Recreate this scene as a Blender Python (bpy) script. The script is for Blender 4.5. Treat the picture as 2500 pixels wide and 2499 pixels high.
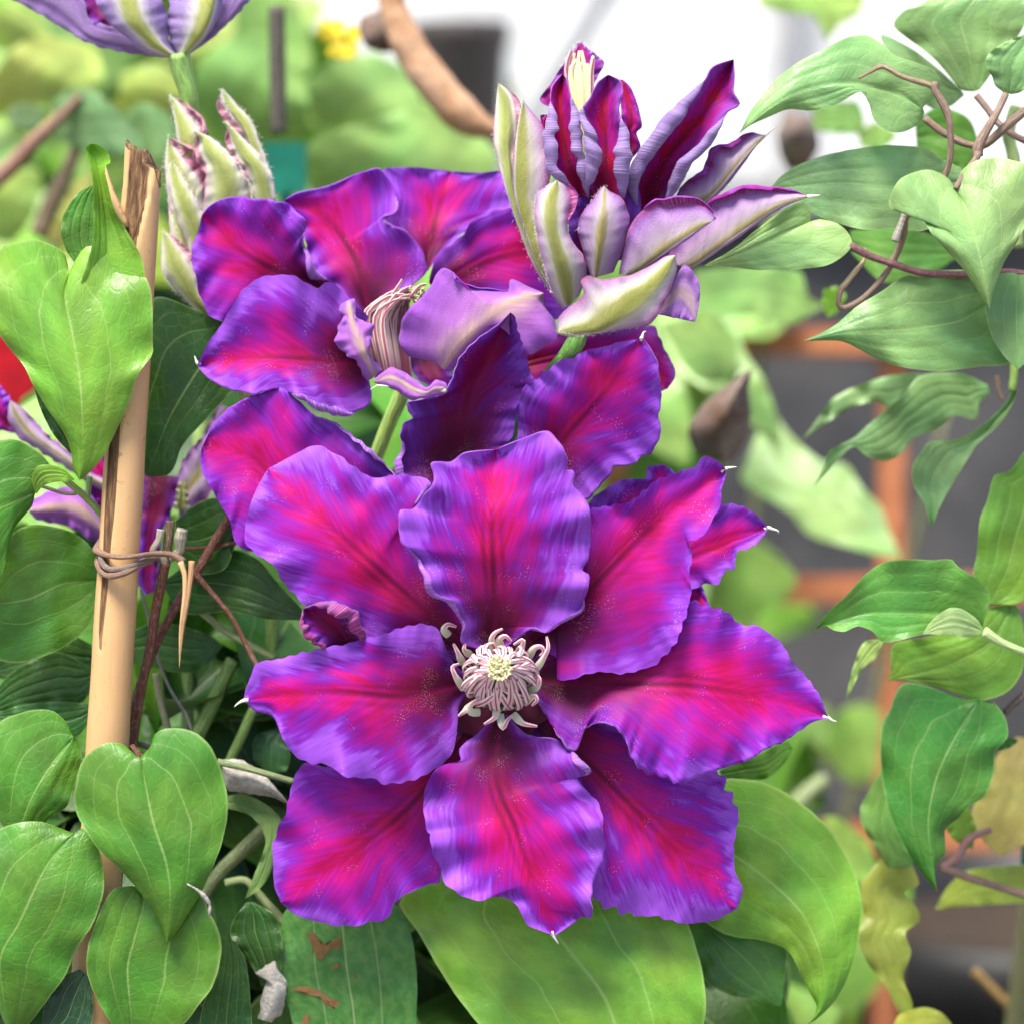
import bpy, math, random
import numpy as np
from mathutils import Vector
rad = math.radians
# ------------------------------------------------------------------ camera, sky, sun, exposure
for o in list(bpy.data.objects): bpy.data.objects.remove(o)
scn = bpy.context.scene
COL = scn.collection
CAM_H, TILT, D0, HALF = 0.65, rad(5.0), 0.75, 0.2     # camera height, downward tilt, focus distance, tan(half fov)
cam_d = bpy.data.cameras.new('camera'); cam = bpy.data.objects.new('camera', cam_d); COL.objects.link(cam)
cam.location = (0, -D0, CAM_H); cam.rotation_euler = (rad(90) - TILT, 0, 0)
cam_d.sensor_width = 36; cam_d.lens = 18 / HALF; cam_d.clip_start = 0.05; cam_d.clip_end = 400
cam_d.dof.use_dof = True; cam_d.dof.focus_distance = D0 - 0.004; cam_d.dof.aperture_fstop = 5.6
scn.camera = cam
SUN_EL, SUN_AZ = rad(66), rad(214)                     # azimuth clockwise from +Y: behind the camera, a little to the left
world = bpy.data.worlds.new('World'); scn.world = world; world.use_nodes = True
wn = world.node_tree; wn.nodes.clear()
sky = wn.nodes.new('ShaderNodeTexSky'); sky.sky_type = 'NISHITA'; sky.sun_disc = False
sky.sun_elevation = SUN_EL; sky.sun_rotation = SUN_AZ; sky.dust_density = 2.0; sky.air_density = 1.0
bg = wn.nodes.new('ShaderNodeBackground'); bg.inputs[1].default_value = 0.125
wo = wn.nodes.new('ShaderNodeOutputWorld')
wn.links.new(sky.outputs[0], bg.inputs[0]); wn.links.new(bg.outputs[0], wo.inputs[0])
sd = bpy.data.lights.new('sun', 'SUN'); sd.energy = 4.2; sd.angle = rad(24); sd.color = (1.0, 0.95, 0.87)
sun = bpy.data.objects.new('sun', sd); COL.objects.link(sun)
sv = Vector((math.sin(SUN_AZ) * math.cos(SUN_EL), math.cos(SUN_AZ) * math.cos(SUN_EL), math.sin(SUN_EL)))
sun.rotation_euler = (-sv).to_track_quat('-Z', 'Y').to_euler(); sun.location = sv * 5
scn.view_settings.view_transform = 'Standard'; scn.view_settings.look = 'None'
scn.view_settings.exposure = 1.06; scn.view_settings.gamma = 1.0
scn.render.engine = 'CYCLES'
scn.cycles.use_adaptive_sampling = True; scn.cycles.adaptive_threshold = 0.03
scn.cycles.max_bounces = 4; scn.cycles.transmission_bounces = 4; scn.cycles.diffuse_bounces = 3; scn.cycles.glossy_bounces = 2
scn.cycles.caustics_reflective = False; scn.cycles.caustics_refractive = False

# ------------------------------------------------------------------ pixel (photo, 2500 wide) + depth (mm toward the camera) -> point
CP = np.array(cam.location)
FW = np.array((0, math.cos(TILT), -math.sin(TILT))); RT = np.array((1., 0, 0)); UP = np.array((0, math.sin(TILT), math.cos(TILT)))
PXM = 2 * HALF * D0 / 2500                              # metres per photo pixel in the plane of focus
def W(x, y, z):
    x = np.asarray(x, float); y = np.asarray(y, float); z = np.asarray(z, float)
    d = D0 - z * 0.001
    dx = (x - 1250) / 1250 * HALF; dy = (1249.5 - y) / 1250 * HALF
    return CP + (FW + dx[..., None] * RT + dy[..., None] * UP) * d[..., None]
FR = dict(F=(0, 0, 1.29400), A=(0, 0, .46608), B=(800, 0, .46608), C=(1600, 0, .46608), D=(0, 800, .46608), E=(800, 800, .46608),
          G=(1600, 800, .46608), H=(0, 1600, .46584), I=(800, 1600, .46584), J=(1600, 1600, .46584), S=(1050, 1500, .18125),
          P=(450, 400, .31072), U=(1150, 80, .44019), V=(180, 1200, .25893))
def pts(fr, s):
    ox, oy, k = FR[fr]
    a = np.array([[float(v) for v in p.split(',')] for p in s.split()])
    a[:, 0] = ox + a[:, 0] * k; a[:, 1] = oy + a[:, 1] * k
    return a
def smooth(P, n, alpha=1):
    """Catmull-Rom through the points, resampled to n points by arc length"""
    P = np.asarray(P, float)
    if len(P) < 3:
        t = np.linspace(0, 1, n)[:, None]; return P[0] * (1 - t) + P[-1] * t
    Q = np.vstack([2 * P[0] - P[1], P, 2 * P[-1] - P[-2]]); out = []
    tt = np.linspace(0, 1, 16, endpoint=False)[:, None]
    for i in range(1, len(Q) - 2):
        a, b, c, d = Q[i - 1], Q[i], Q[i + 1], Q[i + 2]
        m1 = (c - a) * .42; m2 = (d - b) * .42
        L = np.linalg.norm((c - b)[:2]) + 1e-9
        for m in (m1, m2):
            q = np.linalg.norm(m[:2]);
            if q > 1.1 * L: m *= 1.1 * L / q
        h = tt; out.append((2*h**3-3*h**2+1)*b + (h**3-2*h**2+h)*m1 + (-2*h**3+3*h**2)*c + (h**3-h**2)*m2)
    out = np.vstack(out + [P[-1:]])
    seg = np.linalg.norm(np.diff(out[:, :2], axis=0), axis=1) + 1e-9
    s = np.concatenate([[0], np.cumsum(seg)]); s /= s[-1]
    u = np.linspace(0, 1, n)
    return np.stack([np.interp(u, s, out[:, k]) for k in range(P.shape[1])], 1)
def prof(z, s):
    z = np.atleast_1d(np.asarray(z, float))
    if len(z) == 1: return np.full_like(s, z[0])
    u = np.linspace(0, 1, len(z)); P = np.stack([u, z], 1)
    q = smooth(P, 200) if len(z) > 2 else P
    o = np.argsort(q[:, 0]); return np.interp(s, q[o, 0], q[o, 1])
rng = np.random.default_rng(7)
def wav(x, y, f, n=5, seed=0):
    """smooth pseudo noise, about -1..1"""
    r = np.random.default_rng(seed); v = 0
    for _ in range(n):
        a = r.uniform(0, 2 * math.pi); k = f * r.uniform(.6, 1.5)
        v = v + np.sin(k * (x * math.cos(a) + y * math.sin(a)) + r.uniform(0, 6.28))
    return v / math.sqrt(n) * .8

# ------------------------------------------------------------------ object helpers
def tag(o, label=None, cat=None, group=None, kind=None):
    for k, v in (('label', label), ('category', cat), ('group', group), ('kind', kind)):
        if v: o[k] = v
    return o
def empty(name, loc, label=None, cat=None, group=None, parent=None):
    o = bpy.data.objects.new(name, None); COL.objects.link(o); o.empty_display_size = .01
    if parent:
        o.parent = parent; o.location = Vector(loc) - wloc(parent)
    else: o.location = loc
    return tag(o, label, cat, group)
def wloc(o):
    v = Vector(o.location)
    while o.parent: o = o.parent; v = v + Vector(o.location)
    return v
def mesh_obj(name, V, faces, mats, parent=None, fmat=None, uvs=None, uvs2=None, color=None, flat=False, origin=None):
    V = np.asarray(V, float)
    off = np.array(wloc(parent)) if parent else (np.array(origin) if origin is not None else V.mean(0) * 0)
    me = bpy.data.meshes.new(name)
    me.from_pydata((V - off).tolist(), [], faces if isinstance(faces, list) else faces.tolist())
    for m in (mats if isinstance(mats, (list, tuple)) else [mats]): me.materials.append(m)
    if fmat is not None: me.polygons.foreach_set('material_index', np.asarray(fmat, np.int32))
    if not flat: me.polygons.foreach_set('use_smooth', np.ones(len(me.polygons), bool))
    li = np.empty(len(me.loops), np.int32); me.loops.foreach_get('vertex_index', li)
    for nm, uv in (('st', uvs), ('mm', uvs2)):
        if uv is not None:
            l = me.uv_layers.new(name=nm); l.data.foreach_set('uv', np.asarray(uv, np.float32)[li].ravel())
    me.update()
    o = bpy.data.objects.new(name, me); COL.objects.link(o)
    if parent: o.parent = parent
    elif origin is not None: o.location = origin
    if color is not None: o.color = (*color, 1)
    return o
def grid_faces(n, m, off=0, flip=False):
    i, j = np.meshgrid(np.arange(n - 1), np.arange(m - 1), indexing='ij')
    a = off + i * m + j; f = np.stack([a, a + 1, a + m + 1, a + m], -1).reshape(-1, 4)
    return f[:, ::-1] if flip else f
def normals(P):
    a = np.gradient(P, axis=0); b = np.gradient(P, axis=1); n = np.cross(a, b)
    l = np.linalg.norm(n, axis=-1, keepdims=True); n = n / np.maximum(l, 1e-12)
    return n
def sheet(name, P, S, T, X2, mats, parent, th, back=False, color=None, extra=None):
    """two-sided closed sheet: the side towards the camera takes mats[0] (mats[1] when back)"""
    n, m = P.shape[:2]; N = normals(P)
    vd = CP - P; flip = (np.sum(N * vd, -1) > 0).mean() < .5
    if flip: N = -N
    ed = np.zeros((n, m)); jj = np.linspace(-1, 1, m); ii = np.linspace(-1, 1, n)
    ed = (1 - jj[None, :]**8) * (1 - ii[:, None]**14)
    h = (th * .001 * ed)[..., None]
    A = P + N * h; B = P - N * h
    V = np.vstack([A.reshape(-1, 3), B.reshape(-1, 3)])
    F1 = grid_faces(n, m, 0, flip=not flip); F2 = grid_faces(n, m, n * m, flip=flip)
    # orientation: grid face normal = d/dj x d/di = -(di x dj)
    F = np.vstack([F1, F2]); k = len(F1)
    fm = np.concatenate([np.full(k, 1 if back else 0), np.full(k, 0 if back else 1)])
    uv = np.stack([S.ravel(), T.ravel()], 1); uv = np.vstack([uv, uv]); u2 = np.vstack([X2, X2])
    faces = F.tolist(); fm = fm.tolist()
    if extra:
        for ev, ef, mi in extra:
            o = len(V); V = np.vstack([V, ev]); faces += [[q + o for q in f] for f in ef]; fm += [mi] * len(ef)
            uv = np.vstack([uv, np.zeros((len(ev), 2))]); u2 = np.vstack([u2, np.zeros((len(ev), 2))])
    return mesh_obj(name, V, faces, mats, parent, fm, uv, u2, color)
def tube_geo(P, R, seg=8, cap=True):
    P = np.asarray(P, float); R = np.broadcast_to(np.asarray(R, float), (len(P),))
    T = np.gradient(P, axis=0); T /= np.linalg.norm(T, axis=1, keepdims=True) + 1e-12
    u = np.cross(T[0], (0.3, 0.5, 0.8)); u /= np.linalg.norm(u); U = []
    for t in T:
        u = u - t * np.dot(u, t); u /= np.linalg.norm(u) + 1e-12; U.append(u)
    U = np.array(U); Wv = np.cross(T, U); a = np.linspace(0, 2 * math.pi, seg, endpoint=False)
    V = P[:, None] + R[:, None, None] * (np.cos(a)[None, :, None] * U[:, None] + np.sin(a)[None, :, None] * Wv[:, None])
    n = len(P); F = []
    for i in range(n - 1):
        for j in range(seg):
            k = (j + 1) % seg; F.append([i*seg+j, i*seg+k, (i+1)*seg+k, (i+1)*seg+j])
    if cap: F.append(list(range(seg))[::-1]); F.append([(n-1)*seg+j for j in range(seg)])
    s = np.linspace(0, 1, n); uv = np.stack([np.repeat(s, seg), np.tile(np.linspace(-1, 1, seg), n)], 1)
    return V.reshape(-1, 3), F, uv
def tube(name, fr, p, z, r, mat, parent=None, n=24, seg=8, color=None, wob=0, origin=None):
    """stem: pixel path, depth profile (mm), radius profile (mm)"""
    a = pts(fr, p) if isinstance(p, str) else p
    q = smooth(a, n); s = np.linspace(0, 1, n)
    P = W(q[:, 0], q[:, 1], prof(z, s)); R = prof(r, s) * .001
    if wob:
        k = rng.integers(1e6); R = R * (1 + wob * wav(s * 40, s * 0, 1, 4, k))
    V, F, uv = tube_geo(P, R, seg)
    L = np.linalg.norm(np.diff(P, axis=0), axis=1).sum() * 10
    return mesh_obj(name, V, F, mat, parent, None, uv, np.stack([uv[:, 0] * L, uv[:, 1] * .02], 1), color, origin=origin)
SEED = [100]
def blade(name, parent, fr, L, R, z, mats, M=None, cup=0, tilt=0, ruf=1.0, rf=5, fine=.35, puck=.25, th=.22, back=False, n=56, m=29,
          rollL=None, rollR=None, tip=None, rib=0, color=None, zo=0, lat=0, zl=0, zr=0):
    """a petal or leaf lofted from its two edges (base to tip); z, zl, zr: depth profiles (mm) of the midrib and added at either edge"""
    SEED[0] += 1; sd = SEED[0]; r = np.random.default_rng(sd)
    if name == 'petal':
        ruf *= 1.35; puck *= 1.7; fine *= 1.5
        if n > 50: n, m = 100, 35
    Lp, Rp = pts(fr, L), pts(fr, R)
    Lq, Rq = smooth(Lp, n), smooth(Rp, n)
    Mq = smooth(pts(fr, M), n) if M else (Lq + Rq) / 2
    t = np.linspace(-1, 1, m); t = np.sign(t) * np.abs(t)**.9; s = np.linspace(0, 1, n)
    a = np.abs(t)[None, :, None]
    XY = np.where((t < 0)[None, :, None], Mq[:, None] * (1 - a) + Lq[:, None] * a, Mq[:, None] * (1 - a) + Rq[:, None] * a)
    ln = np.linalg.norm(np.diff(Mq, axis=0), axis=1).sum() * PXM * 1000
    wd = np.linalg.norm(Lq - Rq, axis=1) * PXM * 500
    X = np.repeat((s * ln)[:, None], m, 1); Y = wd[:, None] * t[None, :]
    Z = prof(z, s)[:, None] + cup * np.abs(t)[None, :]**1.5 + tilt * t[None, :]
    Z = Z + (prof(zl, s)[:, None] * np.clip(-t, 0, 1)[None, :] + prof(zr, s)[:, None] * np.clip(t, 0, 1)[None, :])
    win = np.sin(np.pi * np.clip(s * .96 + .02, 0, 1))**.6
    A = np.abs(t)[None, :]
    for sgn in (-1, 1):                                     # big waves of the margin
        ph, ph2 = r.uniform(0, 6.28, 2); f = rf * r.uniform(.8, 1.2)
        w = np.sin(2*np.pi*f*s + ph) * .7 + np.sin(2*np.pi*f*1.9*s + ph2) * .4
        Z = Z + (np.sign(t) == sgn)[None, :] * ruf * (w * win)[:, None] * A**2.6
    e = np.clip((A - .55) / .45, 0, 1)**1.5                  # fine crinkles running in from the margin
    w = wav(s * ln, s * 0, 1.6, 6, sd)[:, None] + .5 * wav(s * ln, s * 0, 2.9, 6, sd + 31)[:, None]
    Z = Z + fine * e * w * win[:, None] * .55
    Z = Z + puck * wav(X, Y, .42, 6, sd + 5000) * win[:, None]
    if rib: 
        Z = Z - rib * np.exp(-(t / .05)**2)[None, :] * (1 - s)[:, None]**.4
    if name == 'petal': Z = Z - .35 * np.exp(-((A - .13) / .05)**2) * (1 - s)[:, None]**.5 + .45 * np.sin(7.5 * A + sd) * np.clip(A * 1.6, 0, 1) * win[:, None]
    if lat: Z = Z - lat * np.exp(-((A - .45) / .06)**2) * win[:, None] - lat * .6 * np.exp(-((A - .76) / .05)**2) * win[:, None]
    jx = .75 * fine * e**2 * wav(s * ln, s * 0, 1.7, 6, sd + 77)[:, None] / (PXM * 1000) * win[:, None]
    XY = XY + (np.sign(t)[None, :] * jx)[..., None] * ((Rq - Lq) / (np.linalg.norm(Rq - Lq, axis=1, keepdims=True) + 1e-6))[:, None]
    P = W(XY[..., 0], XY[..., 1], Z + zo)
    S = np.repeat(s[:, None], m, 1); T = np.repeat(t[None, :], n, 0)
    for side, roll in (('L', rollL), ('R', rollR)):
        if not roll: continue
        s0, s1, rr, sg = roll[:4]; ang = roll[4] if len(roll) > 4 else 4.2
        u = np.clip((s - s0) / (s1 - s0), 0, 1); w = np.sin(np.pi * u)**.7 * rr * .001 * (1 + .14 * wav(s * ln, s * 0, .8, 4, sd + 9))
        k = 9; th_ = np.linspace(0, ang, k + 1)[1:]
        if side == 'L': E, q = P[:, 0], P[:, 0] - P[:, 2]
        else: E, q = P[:, -1], P[:, -1] - P[:, -3]
        q = q / (np.linalg.norm(q, axis=1, keepdims=True) + 1e-12)
        tw = CP - E; tw /= np.linalg.norm(tw, axis=1, keepdims=True); tw = tw - q * np.sum(tw * q, 1, keepdims=True)
        tw /= np.linalg.norm(tw, axis=1, keepdims=True) + 1e-12
        cols = np.stack([E + w[:, None] * (math.sin(x) * q + sg * (1 - math.cos(x)) * tw) for x in th_], 1)
        ss = np.repeat(s[:, None], k, 1); tt = np.full((n, k), -1. if side == 'L' else 1.)
        if side == 'L': P = np.concatenate([cols[:, ::-1], P], 1); S = np.concatenate([ss, S], 1); T = np.concatenate([tt, T], 1)
        else: P = np.concatenate([P, cols], 1); S = np.concatenate([S, ss], 1); T = np.concatenate([T, tt], 1)
    X2 = np.stack([S * ln * .01, T * np.maximum(wd, 1)[:, None] * .01], -1).reshape(-1, 2)
    extra = None
    if tip:
        tp = pts(fr, tip); zt = float(prof(z, np.array([1.]))[0]) + zo
        q = smooth(np.vstack([Mq[-3:-2], Lp[-1:], tp]), 8); ev, ef, _ = tube_geo(W(q[:, 0], q[:, 1], np.full(8, zt + .3)), np.array([.9, .95, .85, .7, .55, .42, .3, .12]) * .001 * .62, 6)
        extra = [(ev, ef, 2)]
    ml = list(mats) + ([MAT['tipwhite']] if tip else [])
    return sheet(name, P, S, T, X2, ml, parent, th, back, color, extra)

# ------------------------------------------------------------------ materials
MAT = {}
class NT:
    def __init__(s, name):
        s.m = bpy.data.materials.new(name); s.m.use_nodes = True; s.t = s.m.node_tree; s.t.nodes.clear(); MAT[name] = s.m
    def n(s, typ, **kw):
        x = s.t.nodes.new(typ)
        for k, v in kw.items(): setattr(x, k, v)
        return x
    def put(s, sock, v):
        if isinstance(v, bpy.types.NodeSocket): s.t.links.new(v, sock)
        elif v is not None:
            if isinstance(v, tuple) and sock.type == 'RGBA' and len(v) == 3: v = (*v, 1)
            sock.default_value = v
    def math(s, op, a, b=None, c=None, clamp=False):
        x = s.n('ShaderNodeMath', operation=op, use_clamp=clamp); s.put(x.inputs[0], a); s.put(x.inputs[1], b)
        if c is not None: s.put(x.inputs[2], c)
        return x.outputs[0]
    def vec(s, x, y, z=0.):
        c = s.n('ShaderNodeCombineXYZ'); s.put(c.inputs[0], x); s.put(c.inputs[1], y); s.put(c.inputs[2], z); return c.outputs[0]
    def uv(s, layer):
        u = s.n('ShaderNodeUVMap', uv_map=layer); x = s.n('ShaderNodeSeparateXYZ'); s.t.links.new(u.outputs[0], x.inputs[0]); return x.outputs[0], x.outputs[1]
    def noise(s, v, sc, det=3., rough=.5, dim='2D'):
        x = s.n('ShaderNodeTexNoise'); x.noise_dimensions = dim; s.put(x.inputs['Vector'], v); x.inputs['Scale'].default_value = sc
        x.inputs['Detail'].default_value = det; x.inputs['Roughness'].default_value = rough; return x.outputs[0]
    def voro(s, v, sc, feat='F1'):
        x = s.n('ShaderNodeTexVoronoi', feature=feat); x.voronoi_dimensions = '2D'; s.put(x.inputs['Vector'], v); x.inputs['Scale'].default_value = sc; return x
    def ramp(s, f, stops, interp='LINEAR'):
        x = s.n('ShaderNodeValToRGB'); cr = x.color_ramp; cr.interpolation = interp
        while len(cr.elements) < len(stops): cr.elements.new(.5)
        for e, (p, c) in zip(cr.elements, stops):
            e.position = p; e.color = (*c, 1) if len(c) == 3 else c
        s.put(x.inputs[0], f); return x.outputs[0]
    def mix(s, f, a, b, typ='MIX'):
        x = s.n('ShaderNodeMix', data_type='RGBA', blend_type=typ); s.put(x.inputs[0], f)
        s.put(x.inputs[6], a if not isinstance(a, tuple) else (*a, 1)); s.put(x.inputs[7], b if not isinstance(b, tuple) else (*b, 1)); return x.outputs[2]
    def map(s, v, a, b, c=0., d=1., smooth_=True):
        x = s.n('ShaderNodeMapRange', interpolation_type='SMOOTHSTEP' if smooth_ else 'LINEAR'); s.put(x.inputs[0], v)
        for i, q in enumerate((a, b, c, d)): s.put(x.inputs[i + 1], q)
        return x.outputs[0]
    def bump(s, h, dist, strength=1.):
        x = s.n('ShaderNodeBump'); x.inputs['Strength'].default_value = strength; x.inputs['Distance'].default_value = dist; s.put(x.inputs['Height'], h); return x.outputs[0]
    def out(s, col, rough=.5, spec=.4, nrm=None, trans=0., tcol=None, sheen=0., sheen_t=None):
        p = s.n('ShaderNodeBsdfPrincipled'); s.put(p.inputs['Base Color'], col if not isinstance(col, tuple) else (*col, 1))
        s.put(p.inputs['Roughness'], rough); s.put(p.inputs['Specular IOR Level'], spec)
        if nrm is not None: s.put(p.inputs['Normal'], nrm)
        if sheen: p.inputs['Sheen Weight'].default_value = sheen; p.inputs['Sheen Roughness'].default_value = .4
        if sheen and sheen_t: p.inputs['Sheen Tint'].default_value = (*sheen_t, 1)
        sh = p.outputs[0]
        if trans:
            t = s.n('ShaderNodeBsdfTranslucent'); s.put(t.inputs[0], tcol if tcol is not None else col)
            if nrm is not None: s.put(t.inputs['Normal'], nrm)
            x = s.n('ShaderNodeMixShader'); x.inputs[0].default_value = trans
            s.t.links.new(sh, x.inputs[1]); s.t.links.new(t.outputs[0], x.inputs[2]); sh = x.outputs[0]
        o = s.n('ShaderNodeOutputMaterial'); s.t.links.new(sh, o.inputs[0]); return s.m
def petal_common(k):
    s, t = k.uv('st'); x, y = k.uv('mm'); a = k.math('ABSOLUTE', t)
    oi = k.n('ShaderNodeObjectInfo'); rnd = oi.outputs['Random']
    rs = k.math('MULTIPLY', rnd, 37.)
    ay = k.math('ABSOLUTE', y)
    fl = k.math('SUBTRACT', x, k.math('MULTIPLY', ay, 1.5))
    v1 = k.vec(k.math('ADD', k.math('MULTIPLY', fl, 15.), rs), k.math('MULTIPLY', y, 8.))
    n1 = k.noise(v1, 1., 3., .62)
    fl2 = k.math('SUBTRACT', x, k.math('MULTIPLY', ay, 2.1))
    v2 = k.vec(k.math('ADD', k.math('MULTIPLY', fl2, 44.), rs), k.math('MULTIPLY', y, 22.)); n2 = k.noise(v2, 1., 2., .6)
    vb = k.vec(k.math('ADD', x, rs), y); nb = k.noise(vb, 7.5, 2., .6)
    return s, t, a, x, y, n1, n2, nb, vb, rs
def petal_front(name, stops, basedark=(.065, .001, .020), spread=.5, dark_to=.52):
    k = NT(name); s, t, a, x, y, n1, n2, nb, vb, rs = petal_common(k)
    m = k.math('ADD', a, k.math('MULTIPLY', k.math('SUBTRACT', n1, .5), spread * 1.8))
    m = k.math('ADD', m, k.math('MULTIPLY', k.math('SUBTRACT', n2, .5), spread * .45))
    m = k.math('ADD', m, k.math('MULTIPLY', k.math('SUBTRACT', nb, .5), .95))
    m = k.math('ADD', m, k.map(s, .72, 1.05, 0., .3)); m = k.math('ADD', k.math('MULTIPLY', m, k.math('ADD', .8, k.math('MULTIPLY', k.math('FRACT', rs), .45))), .03)
    col = k.ramp(m, stops)
    fine = k.map(n2, .3, .7, .90, 1.12)
    col = k.mix(1., col, k.vec(fine, fine, fine), 'MULTIPLY')
    bd = k.math('MULTIPLY', k.map(s, .10, dark_to + .06, 1., 0.), k.map(a, .25, .95, 1., .3))
    col = k.mix(k.math('MULTIPLY', bd, .96), col, basedark)
    ln = k.math('MULTIPLY', k.math('SINE', k.math('ADD', k.math('MULTIPLY', y, 210.), 1.)), .55)       # dark lines beside the midrib
    lm = k.math('MULTIPLY', k.map(a, .04, .2, 1., 0.), k.map(s, .35, .9, .9, 0.))
    col = k.mix(k.math('MULTIPLY', lm, k.math('ADD', .55, ln), clamp=True), col, (.16, .0, .05))
    vo = k.voro(vb, 95.); sp = k.map(vo.outputs['Distance'], .05, .085, 1., 0.); dn = k.noise(vb, 13., 2.)
    sp = k.math('MULTIPLY', sp, k.map(dn, .62, .70, 0., 1.)); col = k.mix(k.math('MULTIPLY', sp, .7), col, (.85, .8, .75))
    po = k.voro(vb, 150.); pm = k.math('MULTIPLY', k.map(po.outputs['Distance'], .07, .12, 1., 0.), k.math('MULTIPLY', k.map(s, .10, .45, 1., 0.), k.map(dn, .52, .62, 0., .6))); col = k.mix(pm, col, (.80, .66, .45))
    k.out(col, .58, .22, None, .34, None, .025, (.9, .6, 1.))
V_CRIM, V_MAG, V_PUR, V_VIO, V_LIL = (.56, .003, .12), (.54, .005, .25), (.36, .009, .32), (.235, .020, .45), (.34, .085, .66)
petal_front('petal_front', [(0, V_CRIM), (.26, V_MAG), (.52, V_PUR), (.76, V_VIO), (1., V_LIL)])
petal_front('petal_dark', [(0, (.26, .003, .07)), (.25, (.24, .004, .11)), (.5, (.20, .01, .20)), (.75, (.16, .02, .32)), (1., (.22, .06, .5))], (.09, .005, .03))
petal_front('petal_red', [(0, (.45, .003, .03)), (.2, (.44, .003, .06)), (.32, (.40, .006, .19)), (.7, (.36, .012, .26)), (1., (.30, .06, .42))], (.20, .0, .03), .25, .3)
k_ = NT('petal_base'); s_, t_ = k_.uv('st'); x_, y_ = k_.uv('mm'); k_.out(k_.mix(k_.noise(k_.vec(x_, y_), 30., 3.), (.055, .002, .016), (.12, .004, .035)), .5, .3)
def petal_back(name, stops, spread=.25, fuzz=.3, trans=.3):
    k = NT(name); s, t, a, x, y, n1, n2, nb, vb, rs = petal_common(k)
    m = k.math('ADD', a, k.math('MULTIPLY', k.math('SUBTRACT', n1, .5), spread)); m = k.math('ADD', m, k.math('MULTIPLY', k.math('SUBTRACT', nb, .5), spread))
    col = k.ramp(m, stops); fine = k.map(n2, .3, .75, .92, 1.06); col = k.mix(1., col, k.vec(fine, fine, fine), 'MULTIPLY')
    fz = k.noise(k.vec(k.math('MULTIPLY', x, 1.), k.math('MULTIPLY', y, 3.), rs), 260., 2., .6)
    col = k.mix(k.math('MULTIPLY', k.map(fz, .5, .72, 0., 1.), fuzz), col, (.85, .84, .8))
    k.out(col, .7, .2, k.bump(k.math('ADD', fz, k.math('MULTIPLY', n2, .7)), .0008, .5), trans, None, .35, (.95, .93, 1.))
petal_back('petal_back', [(0, (.62, .42, .40)), (.2, (.62, .40, .55)), (.45, (.46, .22, .62)), (1., (.36, .11, .56))])
petal_back('petal_lilac', [(0, (.70, .50, .36)), (.14, (.66, .40, .50)), (.36, (.50, .18, .60)), (1., (.36, .09, .58))], .3, .05)
petal_back('bud_back', [(0, (.26, .27, .03)), (.24, (.34, .35, .08)), (.40, (.58, .55, .42)), (.62, (.52, .42, .50)), (.85, (.40, .19, .40)), (1., (.34, .04, .22))], .16, .35, .2)
petal_back('bud_lilac', [(0, (.42, .35, .10)), (.1, (.50, .42, .22)), (.22, (.64, .52, .60)), (.55, (.50, .31, .56)), (.82, (.32, .13, .46)), (1., (.34, .03, .22))], .2, .2, .3)
petal_back('bud_silver', [(0, (.30, .19, .42)), (.5, (.22, .11, .34)), (1., (.28, .18, .42))], .4, .18, .2)
petal_back('bud_green', [(0, (.32, .38, .05)), (.4, (.44, .48, .13)), (.66, (.64, .65, .44)), (.86, (.66, .56, .52)), (1., (.50, .16, .26))], .18, .45, .15)
petal_back('flower_out', [(0, (.36, .40, .06)), (.22, (.42, .44, .12)), (.34, (.66, .62, .60)), (.6, (.36, .24, .52)), (1., (.24, .12, .42))], .18, .35, .2)
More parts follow.
